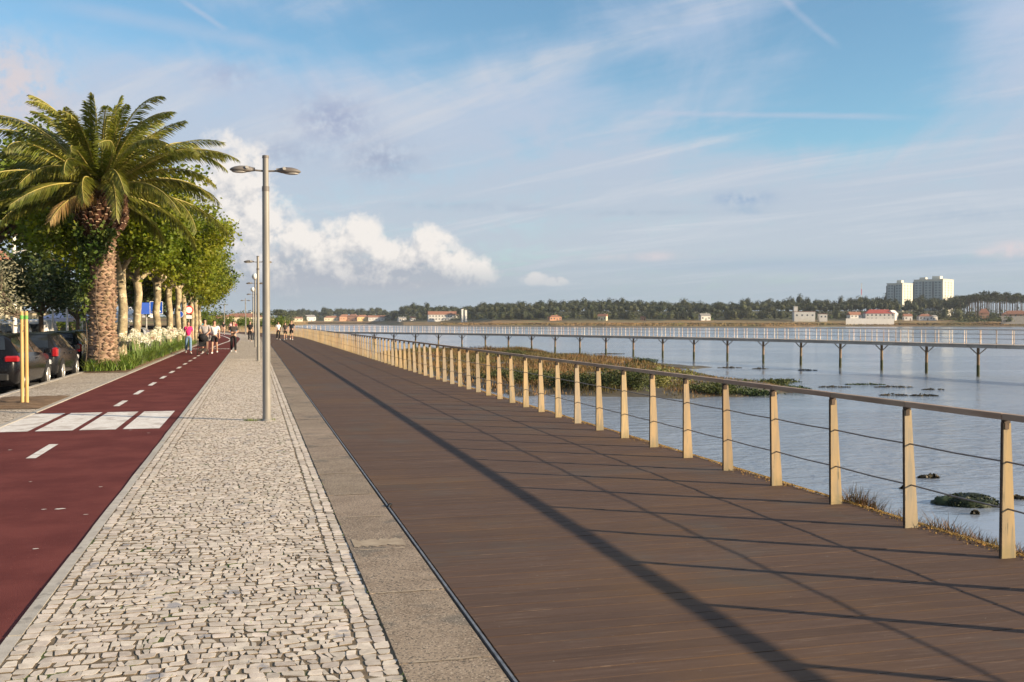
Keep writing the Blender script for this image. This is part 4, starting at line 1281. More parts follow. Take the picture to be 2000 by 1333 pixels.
b_ = boot.build('cut_frond_bases', M['boot'], palm); tag(b_, kind='stuff')
b2 = bcut.build('cut_ends', M['boot_cut'], b_); tag(b2, kind='stuff')
core = MB(); core.lathe([(.44, 4.4), (.68, 4.95), (.72, 5.8), (.5, 6.35), (.15, 6.7)], n=16); core.build('heart', M['boot'], palm)
def add_frond(a, V, Fa, pts, lean_z, mat, scale=1.0, roll=0.0):
    o = fast('frond', V, Fa, M[mat], palm)
    rb = MB(); rb.tube([tuple(p) for p in pts], [.045 * (1 - .85 * i / (len(pts) - 1)) for i in range(len(pts))], 5)
    rb.build('rib', M['rachis'], o)
    o.location = (math.cos(a) * .22, math.sin(a) * .22, lean_z)
    o.rotation_euler = (roll, 0, a); o.scale = (scale,) * 3
    return o
fi = 0
RNG = np.random.default_rng(5)
for (cnt_, th0, curl, L, z0) in ((8, 1.48, .40, 2.8, 6.4), (10, 1.20, 1.10, 3.3, 6.4), (15, .95, 1.45, 4.2, 6.35), (17, .66, 1.55, 4.6, 6.3), (16, .38, 1.55, 4.6, 6.2), (12, .12, 1.45, 4.7, 6.1), (3, -.1, 1.3, 3.4, 5.95)):
    for k in range(cnt_):
        a = 2 * PI * k / cnt_ + fi * .7 + RNG.normal() * .16
        V, Fa, pts = frond_mesh(L * RNG.uniform(.84, 1.10), th0 + RNG.normal() * .09, curl * RNG.uniform(.8, 1.2), 78, .58, seed=fi + 240)
        add_frond(a, V, Fa, pts, z0, 'frond' if not (th0 < 0 and k % 3 == 0) else 'frond_dry', 1.0, RNG.normal() * .28)
        fi += 1
# ivy on the trunk
ivy = thing('climbing_ivy', 'leafy climber clinging to the upper palm trunk', 'climbing plant', PALM)
C = []
for (a0, z0, sa_, sz, n) in ((-1.6, 4.15, .28, .30, 260), (-2.5, 3.75, .35, .50, 420), (-1.15, 4.55, .22, .22, 150), (-3.0, 4.4, .4, .5, 260), (-2.6, 2.7, .22, .5, 160)):
    a = RNG.normal(a0, sa_, n); z = RNG.normal(z0, sz, n); r = .56 + np.abs(RNG.normal(0, .10, n)) + .14 * (z > 4.5)
    C.append(np.stack([np.cos(a) * r, np.sin(a) * r, z], 1))
V, Fa = leaf_quads(np.concatenate(C), RNG.uniform(.09, .19, sum(len(c) for c in C)), .8)
fast('foliage', V, Fa, M['ivy'], ivy)
st = MB()
for a0 in (-1.7, -2.5, -2.9): st.tube([(math.cos(a0 + .1 * math.sin(z * 2)) * (.57 + .1 * math.exp(-z / .4)), math.sin(a0 + .1 * math.sin(z * 2)) * (.57 + .1 * math.exp(-z / .4)), z) for z in np.linspace(.05, 4.4, 12)], .016, 5)
st.build('stems', M['bark_dark'], ivy)

# ------------------------------------------------------------------ trees
def branch_tree(h, trunk_h, r0, spread, seed, nlimb=5, kids_=4, crown_lo=.42, lean=(0, 0), flat=.75):
    """returns trunk MB and the leaf clump centres"""
    r = random.Random(seed)
    m = MB(); clumps = []
    def wob(p, q, n, amp):
        out_ = []
        for i in range(n + 1):
            t = i / n; v = p.lerp(q, t)
            if 0 < i < n: v += Vector((r.gauss(0, amp), r.gauss(0, amp), r.gauss(0, amp * .5)))
            out_.append(v)
        return out_
    top = Vector((lean[0], lean[1], trunk_h))
    tp = wob(Vector((0, 0, -.05)), top, 5, .05)
    m.tube(tp, [r0 * 1.25, r0 * 1.03, r0 * .97, r0 * .93, r0 * .95, r0 * 1.08], 10)
    for i in range(nlimb):
        a = 2 * PI * (i + r.uniform(-.25, .25)) / nlimb
        rr = spread * r.uniform(.55, .85); zz = trunk_h + (h - trunk_h) * r.uniform(.42, .80)
        if i == 0: rr *= .3; zz = h * .88
        e = top + Vector((math.cos(a) * rr, math.sin(a) * rr, zz - trunk_h))
        pl = wob(top - Vector((0, 0, .12)), e, 4, .16)
        pl[1] += Vector((math.cos(a), math.sin(a), 0)) * rr * .12
        m.tube(pl, [r0 * .62, r0 * .5, r0 * .36, r0 * .25, r0 * .14], 7)
        for k in range(kids_):
            s0 = pl[1 + k % 4] if k < 4 else pl[r.choice((2, 3, 4))]
            a2 = a + r.uniform(-1.3, 1.3); l2 = spread * r.uniform(.35, .7)
            e2 = s0 + Vector((math.cos(a2) * l2, math.sin(a2) * l2, r.uniform(-.25, .9) * l2 * flat))
            e2.z = max(e2.z, trunk_h * .92 if r.random() < .8 else trunk_h * .75)
            p2 = wob(s0, e2, 3, .10)
            m.tube(p2, [r0 * .26, r0 * .18, r0 * .11, r0 * .05], 5, False)
            clumps += [(p2[2], .75), (e2, 1.0)]
            for q in range(2):
                e3 = e2 + Vector((r.gauss(0, .55), r.gauss(0, .55), r.gauss(.05, .4)))
                m.tube([p2[2], e3], [r0 * .09, r0 * .03], 4, False); clumps.append((e3, .8))
        clumps.append((e, 1.0))
    return m, clumps
def leaf_crown(clumps, n_per, rad, size, aspect=.75, rng=RNG, up=.35, squash=.75):
    C = []
    for p, w in clumps:
        n = int(n_per * w)
        d = rng.normal(size=(n, 3)) * rad * w * np.array([1, 1, squash]) * .55
        C.append(np.array(p) + d)
    C = np.concatenate(C)
    return leaf_quads(C, rng.uniform(.6, 1.15, len(C)) * size, aspect, up)
# the row of planes along the path
variants = []
for sd in (3, 8, 21):
    m, cl = branch_tree(7.3, 3.7, .19, 2.25, sd, 6, 7, lean=(random.uniform(-.3, .3), random.uniform(-.3, .3)))
    V, Fa = leaf_crown(cl, 125, .70, .195, .8)
    variants.append((m, V, Fa))
protos = []
ORD = ['first', 'second', 'third', 'fourth', 'fifth', 'sixth', 'seventh', 'eighth', 'ninth', 'tenth', 'eleventh']
PLANES = [(-5.05, 42.0), (-5.0, 47.5), (-4.95, 55.5), (-5.0, 64.5), (-4.95, 70.5), (-4.9, 78.5), (-4.95, 86.0), (-5.0, 94.0), (-5.1, 103.0)]
for i, (x, y) in enumerate(PLANES):
    lb = f'{ORD[i]} plane tree beyond the palm, with mottled pale trunk and sunlit leaves'
    if i < 3:
        t = thing('plane_tree', lb, 'tree', (x, y, 0), 0, 'plane trees in a row beside the red path')
        m, V, Fa = variants[i]
        m.build('trunk', M['bark_plane'], t); fast('crown', V, Fa, M['leaf_plane'], t); protos.append(t)
    else:
        t = copy_tree(protos[(i * 2) % 3]); t.location = (x, y, 0); t['label'] = lb
    t.rotation_euler = (0, 0, (.4, 2.0, 4.1, 1.0, 5.2, 3.0, .2, 2.6, 4.4)[i]); k = (1.0, .97, 1.0, 1.03, 1.05, 1.0, .98, 1.0, .92)[i]; t.scale = (k, k, k)
# bigger darker trees behind the palm and along the road
def any_tree(name, label, x, y, h, th, r0, spread, seed, leaf, bark='bark_dark', n_per=70, rad=.9, size=.28, nl=6, kd=5, group=None, squash=.75):
    m, cl = branch_tree(h, th, r0, spread, seed, nl, kd)
    V, Fa = leaf_crown(cl, n_per, rad, size, squash=squash)
    t = thing(name, label, 'tree', (x, y, 0), RNG.uniform(0, 6), group)
    m.build('trunk', M[bark], t); fast('crown', V, Fa, M[leaf], t); return t
any_tree('broadleaf_tree', 'large dark broadleaf tree rising directly behind the palm', -10.8, 47, 9.6, 5.0, .24, 2.9, 41, 'leaf_mid', 'bark_dark', 100, .95, .27, 7, 6)
any_tree('broadleaf_tree', 'dark broadleaf tree filling the left edge behind the palm fronds', -14.4, 48.5, 9.2, 4.9, .22, 2.5, 43, 'leaf_mid', 'bark_dark', 90, .9, .27, 7, 6)
any_tree('broadleaf_tree', 'dark tree in shade behind the plane trunks', -9.0, 66, 8.6, 2.8, .22, 4.2, 45, 'leaf_dark', 'bark_dark', 90, 1.0, .30, 7, 5)
any_tree('broadleaf_tree', 'dark green tree farther behind the middle plane trunks', -8.8, 84, 8.4, 2.6, .22, 4.4, 47, 'leaf_dark', 'bark_dark', 80, 1.0, .32, 6, 5)
any_tree('broadleaf_tree', 'dark tree at the far end behind the plane row', -8.2, 106, 7.4, 2.2, .2, 4.0, 49, 'leaf_dark', 'bark_dark', 70, 1.0, .34, 6, 5)
# clipped dome trees across the road
def dome_tree(label, x, y, w, h, th, seed, mat='leaf_dark'):
    t = thing('dome_tree', label, 'tree', (x, y, 0), 0, 'clipped dome trees across the road')
    r = np.random.default_rng(seed)
    n = 5200
    nb_ = 34
    bc = r.normal(size=(nb_, 3)); bc /= np.linalg.norm(bc, axis=1, keepdims=True); bc[:, 2] = np.abs(bc[:, 2]) * 1.1 - .25
    bc *= np.array([w * .40, w * .40, (h - th) * .62]); bc[:, 2] += th + (h - th) * .32
    C = bc[r.integers(0, nb_, n)] + r.normal(size=(n, 3)) * np.array([.42, .42, .34])
    V, Fa = leaf_quads(C, r.uniform(.14, .28, n), .7, .5, r); fast('crown', V, Fa, M[mat], t)
    m = MB(); m.tube([(0, 0, -.05), (.05, 0, th * .6), (0, .05, th + .8)], [.17, .14, .12], 8)
    for a in range(5): m.tube([(0, 0, th * .9), (math.cos(a * 1.26) * w * .26, math.sin(a * 1.26) * w * .26, th + (h - th) * .45)], [.09, .03], 6)
    m.build('trunk', M['bark_dark'], t); return t
dome_tree('rounded dark clipped tree between the white pole and the palm', -12.6, 53.5, 5.2, 5.6, 2.3, 61)
dome_tree('smaller rounded dark tree just left of the palm trunk', -12.0, 63.0, 4.4, 5.0, 2.2, 62)
dome_tree('rounded dark tree at the far left above the parked cars', -15.6, 55.0, 5.0, 5.0, 2.2, 63)
dome_tree('rounded dark tree glimpsed between palm and first plane trunk', -12.4, 78.0, 5.0, 4.6, 2.0, 64)
# hedge far across the road
hg = thing('hedge', 'low green hedge beyond the parked cars under the trees', 'hedge', (-17.5, 70, 0))
n = 7000
C = np.stack([RNG.normal(0, .45, n), RNG.uniform(-16, 40, n), RNG.uniform(0, 1.9, n) ** 1], 1)
V, Fa = leaf_quads(C, RNG.uniform(.16, .34, n), .7, .3); fast('foliage', V, Fa, M['leaf_mid'], hg)
tb = MB(); tb.box((0, 12, .75), (.5, 55, 1.5)); tb.build('stems', M['bark_dark'], hg)

# ---- young olive with its two yellow stakes
SK = G(48, 790)
for i, (dx_, dy_, lb) in enumerate(((-.04, 0, 'left yellow stake of the pair supporting the young tree'), (.035, .05, 'right yellow stake of the pair supporting the young tree'))):
    t = thing('tree_stake', lb, 'stake', (SK.x + dx_, SK.y + dy_, 0), 0, 'yellow stakes in the tree pit')
    m = MB(); m.tube([(0, 0, -.1), (0, 0, 1.0), (0, 0, 1.86)], [.035, .034, .033], 12); m.build('pole', M['stake'], t)
    m = MB(); m.tube([(0, 0, 1.70), (0, 0, 1.78)], [.0362, .0362], 12); m.build('tape', M['green_tape'], t)
t = thing('olive_tree', 'young silvery tree tied to the yellow stakes at the left edge', 'tree', (SK.x - .42, SK.y + .25, 0))
m = MB(); m.tube([(.37, 0.2, -.05), (.38, 0.2, .9), (.34, .13, 1.75), (-.1, .05, 2.2)], [.026, .022, .02, .016], 8)
cl = []
r_ = random.Random(5)
for i in range(16):
    a = r_.uniform(0, 2 * PI); e = Vector((-.30 + math.cos(a) * r_.uniform(.15, .62), math.sin(a) * r_.uniform(.2, .7), r_.uniform(1.75, 2.75)))
    m.tube([(.33, .12, 1.7), tuple(Vector((-.05, 0, 2.0)).lerp(e, .4)), tuple(e)], [.018, .012, .006], 5, False); cl.append((e, 1.0))
m.build('trunk', M['bark_dark'], t)
V, Fa = leaf_crown(cl, 170, .36, .085, .34, up=-.2); fast('crown', V, Fa, M['leaf_olive'], t)

# ---- white agapanthus bed
def agap(seed, nfl, pink=False):
    r = np.random.default_rng(seed)
    t = thing('agapanthus', 'white flowering agapanthus with strap leaves in the bed under the planes', 'flower', (0, 0, 0), 0, 'white agapanthus plants in the bed')
    n = 46
    a = r.uniform(0, 2 * np.pi, n); L = r.uniform(.45, .85, n); e = r.uniform(.75, 1.4, n)
    V, Fa = [], []
    for i in range(n):
        d = np.array([math.cos(a[i]), math.sin(a[i]), 0]); q = np.array([-d[1], d[0], 0]) * .017
        p = d * r.uniform(.01, .10); th = e[i]; st_ = []
        for k in range(5):
            st_.append(p.copy()); p = p + (d * math.cos(th) + np.array([0, 0, math.sin(th)])) * L[i] / 4; th -= r.uniform(.25, .5)
        b0 = len(V)
        for k, w in enumerate((.8, 1, .9, .6, .1)): V += [st_[k] - q * w, st_[k] + q * w]
        for k in range(4): Fa.append((b0 + 2 * k, b0 + 2 * k + 1, b0 + 2 * k + 3, b0 + 2 * k + 2))
    fast('leaves', V, Fa, M['strap'], t)
    for i in range(nfl):
        a_ = r.uniform(0, 2 * np.pi); R_ = r.uniform(.02, .20); h = r.uniform(.78, 1.12)
        x0, y0 = math.cos(a_) * R_, math.sin(a_) * R_; x1, y1 = x0 * 1.8 + r.normal() * .05, y0 * 1.8 + r.normal() * .05
        m = MB(); m.tube([(x0 * .4, y0 * .4, 0), ((x0 + x1) / 2, (y0 + y1) / 2, h * .6), (x1, y1, h)], .008, 5); sk = m.build('stalk', M['stalk'], t)
        k = 75
        d = r.normal(size=(k, 3)); d /= np.linalg.norm(d, axis=1, keepdims=True)
        d[:, 2] = np.where(d[:, 2] < -.35, -d[:, 2], d[:, 2])
        C = np.array([x1, y1, h + .01]) + d * r.uniform(.07, .155, (k, 1))
        V, Fa = leaf_quads(C, r.uniform(.06, .10, k), .55, 0, r)
        fast('flower_head', V, Fa, M['petal_pink' if (pink and i == 0) else 'petal'], sk)
    return t
ag = [agap(1, 3), agap(2, 4, True), agap(3, 2), agap(4, 0), agap(5, 4)]
used = set(); k = 0
spots = []
for i in range(74):
    s = 38.4 + 30.5 * ((i + RNG.uniform(-.3, .3)) / 74)
    o_ = (-4.30, -4.62, -4.95)[i % 3] + RNG.normal() * .08
    if any(abs(s - y) < .35 and abs(o_ + 5.0) < .3 for _, y in PLANES): continue
    spots.append((s, o_))
for i, (s, o_) in enumerate(spots):
    v = 3 if (o_ > -4.45 and i % 2) else (0, 1, 2, 4)[i % 4]
    if s < 40.2: v = 3 if i % 3 else 0
    if v in used: t = copy_tree(ag[v])
    else: t = ag[v]; used.add(v)
    t.location = way(s, o_, .02); t.rotation_euler = (0, 0, RNG.uniform(0, 6)); k_ = RNG.uniform(.85, 1.12); t.scale = (k_,) * 3
    if v == 3: t['label'] = 'leafy agapanthus clump without flowers at the edge of the bed'
# low plants round the palm foot
n = 1500
a = RNG.uniform(0, 2 * np.pi, n); r = .55 + np.abs(RNG.normal(0, .28, n))
base = np.stack([PALM.x + np.cos(a) * r * 1.0, PALM.y + np.sin(a) * r * 1.35 - .1, np.full(n, .03)], 1)
k = (base[:, 0] < -4.02) & (base[:, 0] > -5.42)
V, Fa = blades(base[k], RNG.uniform(.12, .42, k.sum()), .035, .9)
tag(fast('ground_plants', V, Fa, M['strap']), 'low green plants around the foot of the palm', None, None, 'stuff')
n = 2600
s = RNG.uniform(38, 78, n); o_ = RNG.uniform(-5.2, -4.08, n)
V, Fa = blades(np.stack([o_, s, np.full(n, .03)], 1), RNG.uniform(.15, .5, n), .03, .8)
tag(fast('bed_grass', V, Fa, M['strap']), 'green underplanting between the agapanthus', None, None, 'stuff')
# ------------------------------------------------------------------ cars
def car(name, label, loc, rz, paint, kind='hatch', group='cars parked along the kerb', cat='car'):
    t = thing(name, label, cat, loc, rz, group)
    if kind == 'hatch':
        L = 2.12
        st = [(-2.12, .40, .60, .66, .70, .66), (-2.06, .27, .80, .82, .80, .78), (-1.95, .22, .95, 1.00, .86, .74), (-1.72, .20, .97, 1.26, .875, .66), (-1.50, .20, .97, 1.42, .88, .59), (-.9, .19, .96, 1.47, .885, .585), (-.2, .19, .94, 1.475, .885, .585),
              (.35, .19, .93, 1.42, .885, .575), (.80, .19, .92, 1.17, .88, .62), (1.08, .20, .92, .985, .875, .68), (1.5, .21, .84, .92, .865, .66), (1.9, .24, .72, .80, .82, .60), (2.06, .28, .60, .68, .74, .55), (2.12, .36, .52, .56, .62, .50)]
    elif kind == 'wagon':
        L = 2.3
        st = [(-2.30, .40, .62, .68, .70, .66), (-2.24, .28, .82, .86, .82, .78), (-2.14, .22, .98, 1.06, .88, .74), (-1.98, .20, .99, 1.36, .90, .66), (-1.82, .20, .99, 1.46, .90, .61), (-.9, .19, .97, 1.50, .90, .60), (-.1, .19, .95, 1.50, .90, .60),
              (.45, .19, .94, 1.43, .90, .585), (.95, .19, .93, 1.15, .895, .63), (1.25, .20, .93, .99, .89, .69), (1.7, .21, .86, .93, .88, .67), (2.08, .24, .74, .82, .83, .60), (2.24, .28, .62, .70, .75, .55), (2.3, .36, .54, .58, .62, .50)]
    else:                                              # van
        L = 2.4
        st = [(-2.40, .40, .95, 1.75, .86, .78), (-2.36, .27, 1.00, 1.86, .93, .82), (-2.2, .22, 1.02, 1.92, .95, .84), (-.9, .2, 1.02, 1.95, .96, .84), (.4, .2, 1.02, 1.93, .96, .83), (.95, .2, 1.02, 1.80, .95, .80), (1.45, .2, 1.04, 1.28, .94, .80), (1.7, .2, 1.02, 1.12, .93, .76), (2.15, .24, .90, .98, .88, .66), (2.34, .28, .74, .82, .80, .6), (2.4, .36, .60, .64, .66, .52)]
    A = np.array(st)
    ys = A[:, 0]
    def at(y): return [np.interp(y, ys, A[:, k]) for k in range(1, 6)]
    n = 34
    yy = np.interp(np.linspace(0, len(ys) - 1, n), np.arange(len(ys)), ys)
    vs, fs = [], []
    def half(y):
        zb, zl, zr, w, wr = at(y)
        return [(0, zb), (w * .86, zb), (w * .97, zb + .10), (w, zb + (zl - zb) * .55), (w * .975, zl), (wr + (w * .975 - wr) * .06, zr - (zr - zl) * .06), (wr * .82, zr + .0), (0, zr + .022)]
    for y in yy:
        h = half(y)
        ring = [(x, y, z) for x, z in h] + [(-x, y, z) for x, z in h[-2:0:-1]]
        vs += ring
    k = 14
    for i in range(n - 1):
        for j in range(k):
            q = (j + 1) % k
            fs.append((i * k + j, (i + 1) * k + j, (i + 1) * k + q, i * k + q))
    fs += [tuple(range(k)), tuple(range((n - 1) * k, n * k))[::-1]]
    m = MB(); m.addf(vs, fs, True); m.build('body', M[paint], t)
    def sidept(y, f, sd, off=.008):
        h = half(y); a, b = h[4], h[5]
        return (sd * (a[0] + (b[0] - a[0]) * f + off), y, a[1] + (b[1] - a[1]) * f)
    spans = {'hatch': [(-1.62, -1.02), (-.95, -.12), (-.05, .86)], 'wagon': [(-1.98, -1.18), (-1.1, -.18), (-.1, 1.0)], 'van': [(-.1, .75), (.80, 1.35)]}[kind]
    for sd in (-1, 1):
        for (a, b) in spans:
            m = MB(); top0, top1 = a, b
            pts = [sidept(a, .12, sd), sidept(b, .12, sd)]
            ups = []
            for y in np.linspace(b, a, 5):
                zb, zl, zr, w, wr = at(y)
                f = .90 if zr - zl > .12 else .5
                ups.append(sidept(y, f, sd))
            allp = pts + ups
            m.addf(allp, [tuple(range(len(allp))) if sd > 0 else tuple(range(len(allp)))[::-1]]); m.build('side_window', M['glass_dark'], t)
        # wheel
        for y in (-1.28 if kind != 'wagon' else -1.38, 1.32 if kind != 'wagon' else 1.42):
            wz = Matrix.Rotation(PI / 2, 3, 'Y')
            w_ = at(y)[3]
            ar = MB(); ar.tube([(sd * (w_ - .10), y, .34), (sd * (w_ + .006), y, .34)], [.375, .375], 20); ar.build('wheel_arch', M['black_trim'], t)
            ty = MB(); ty.lathe([(.20, -.10), (.30, -.105), (.325, -.08), (.325, .08), (.30, .105), (.20, .10)], (sd * (w_ - .085), y, .32), 20, True, wz, False)
            wh = ty.build('wheel', M['tyre'], t)
            rm = MB()
            xo = sd * (w_ + .018)
            rm.lathe([(.215, -.02), (.215, .012), (.185, .016), (.185, -.02)], (xo, y, .32), 20, True, wz, False)
            for q in range(5):
                a_ = 2 * PI * q / 5
                rm.box((xo + .004 * sd, y + math.cos(a_) * .10, .32 + math.sin(a_) * .10), (.02, .045, .20), Matrix.Rotation(a_ - PI / 2, 3, 'X'))
            rm.tube([(xo - .015, y, .32), (xo + .015, y, .32)], [.05, .045], 10)
            rm.build('rim', M['rim'], wh)
            hb = MB(); hb.tube([(xo - sd * .04, y, .32), (xo - sd * .03, y, .32)], [.20, .20], 16); hb.build('brake_disc', M['black_trim'], wh)
    # rear and front screens
    def rearpt(y, x, off):
        zb, zl, zr, w, wr = at(y); return (x * (wr * .82), y - off, zr + off + .006)
    m = MB()
    y0, y1 = {'hatch': (-1.93, -1.55), 'wagon': (-2.12, -1.88), 'van': (-2.41, -2.41)}[kind]
    if kind != 'van':
        m.addf([rearpt(y0, -1.0, .012), rearpt(y0, 1.0, .012), rearpt((y0 + y1) / 2, 1.02, .012), rearpt(y1, 1.0, .012), rearpt(y1, -1.0, .012), rearpt((y0 + y1) / 2, -1.02, .012)], [(0, 1, 2, 5), (5, 2, 3, 4)])
    else: m.addf([(-.62, -2.415, 1.1), (.62, -2.415, 1.1), (.58, -2.40, 1.68), (-.58, -2.40, 1.68)], [(0, 1, 2, 3)])
    m.build('rear_window', M['glass_dark'], t)
    y0, y1 = {'hatch': (1.02, .42), 'wagon': (1.2, .52), 'van': (1.62, 1.0)}[kind]
    def fr(y, x):
        zb, zl, zr, w, wr = at(y); return (x * wr * .84, y + .014, zr + .022)
    m = MB(); m.addf([fr(y0, -1), fr(y0, 1), fr((y0 + y1) / 2, 1), fr(y1, 1), fr(y1, -1), fr((y0 + y1) / 2, -1)], [(5, 2, 1, 0), (4, 3, 2, 5)]); m.build('windscreen', M['glass_dark'], t)
    zl = {'hatch': .86, 'wagon': .90, 'van': 1.05}[kind]
    for sd in (-1, 1):
        m = MB(); wr_ = at(-L + .16)[3]
        m.bbox((sd * (wr_ - (.06 if kind == 'hatch' else .12)), -L + .125, zl + (.06 if kind == 'hatch' else 0)), ((.17, .24, .25) if kind == 'hatch' else (.34, .20, .135) if kind == 'wagon' else (.2, .2, .4)), .04); m.build('tail_light', M['tail'], t)
        m = MB(); m.bbox((sd * (at(L - .22)[3] - .16), L - .20, .66 if kind != 'van' else .80), (.34, .26, .13), .03); m.build('headlight', M['head'], t)
        m = MB(); ym = spans[-1][1] - .12; zb, z_, zr, w, wr = at(ym)
        m.bbox((sd * (w + .09), ym, z_ + .08), (.17, .11, .13), .03); m.build('mirror', M[paint], t)
        m = MB()
        for yh in (spans[0][0] + .75, spans[-1][0] + .12): m.bbox((sd * (at(yh)[3] + .004), yh, at(yh)[1] - .10), (.022, .16, .03), .005)
        m.build('door_handle', M['black_trim'], t)
    m = MB(); m.bbox((0, -L - .008, .46), (1.42, .10, .16), .03); m.build('bumper', M['black_trim'], t)
    m = MB(); m.box((0, -L - .012 if kind == 'hatch' else -L - .01, .70), (.52, .02, .115)); m.build('number_plate', M['plate'], t)
    for yv in (-.12 - .0,):
        pass
    return t
KX = -5.62 - .89
CARS = [('car_black', 'hatch', 21.55, 'dark car cut off by the left edge, nearest the stakes'), ('car_black', 'wagon', 28.85, 'black estate car behind the yellow stakes with red tail lights'),
        ('car_grey', 'hatch', 33.75, 'dark grey hatchback parked ahead of the black estate'), ('car_green', 'hatch', 38.6, 'dark car whose red tail light shows beside the palm trunk'),
        ('car_black', 'hatch', 44.2, 'black car just beyond the palm seen past the trunk'), ('car_grey', 'hatch', 49.8, 'dark car behind the first agapanthus flowers'),
        ('car_black', 'wagon', 55.6, 'dark estate car behind the middle of the flower bed'), ('car_silver', 'hatch', 61.4, 'silver car behind the far end of the flower bed')]
for p_, kd, y, lb in CARS: car('parked_car', lb, (KX + RNG.normal() * .05, y, -.15), RNG.normal() * .01, p_, kd)
for p_, kd, x, y, rz, lb in (('car_white', 'van', -13.4, 62, .0, 'white van across the road seen between palm and plane trunk'), ('car_white', 'van', -13.2, 69, 0, 'second white van across the road behind the plane trunks'),
                             ('car_grey', 'hatch', -13.3, 50, 0, 'dark car across the road at the left edge'), ('car_silver', 'hatch', -13.3, 44.5, 0, 'silver car across the road behind the stakes'), ('car_black', 'hatch', -13.2, 56, 0, 'dark car across the road behind the grey hatchback')):
    car('parked_car', lb, (x, y, -.15), rz, p_, kd, 'vehicles parked across the road', 'van' if kd == 'van' else 'car')

# ------------------------------------------------------------------ people
def skin_mesh(V, E, Rr, sub=1, root=0):
    me = bpy.data.meshes.new('tmp'); me.from_pydata(V, E, [])
    o = bpy.data.objects.new('tmp', me); COL.objects.link(o)
    md = o.modifiers.new('s', 'SKIN'); md.use_smooth_shade = True
    sv = me.skin_vertices[0].data
    for i, r in enumerate(Rr): sv[i].radius = (r, r) if not isinstance(r, tuple) else r
    sv[root].use_root = True
    if sub:
        m2 = o.modifiers.new('u', 'SUBSURF'); m2.levels = sub; m2.render_levels = sub
    dg = bpy.context.evaluated_depsgraph_get(); dg.update()
    res = bpy.data.meshes.new_from_object(o.evaluated_get(dg))
    bpy.data.objects.remove(o); bpy.data.meshes.remove(me)
    return res
def merge(mes, name):
    V, Fs = [], []
    for me in mes:
        b = len(V); V += [tuple(v.co) for v in me.vertices]; Fs += [[b + i for i in p.vertices] for p in me.polygons]
    r = bpy.data.meshes.new(name); r.from_pydata(V, [], Fs); r.polygons.foreach_set('use_smooth', [True] * len(Fs)); r.update()
    return r
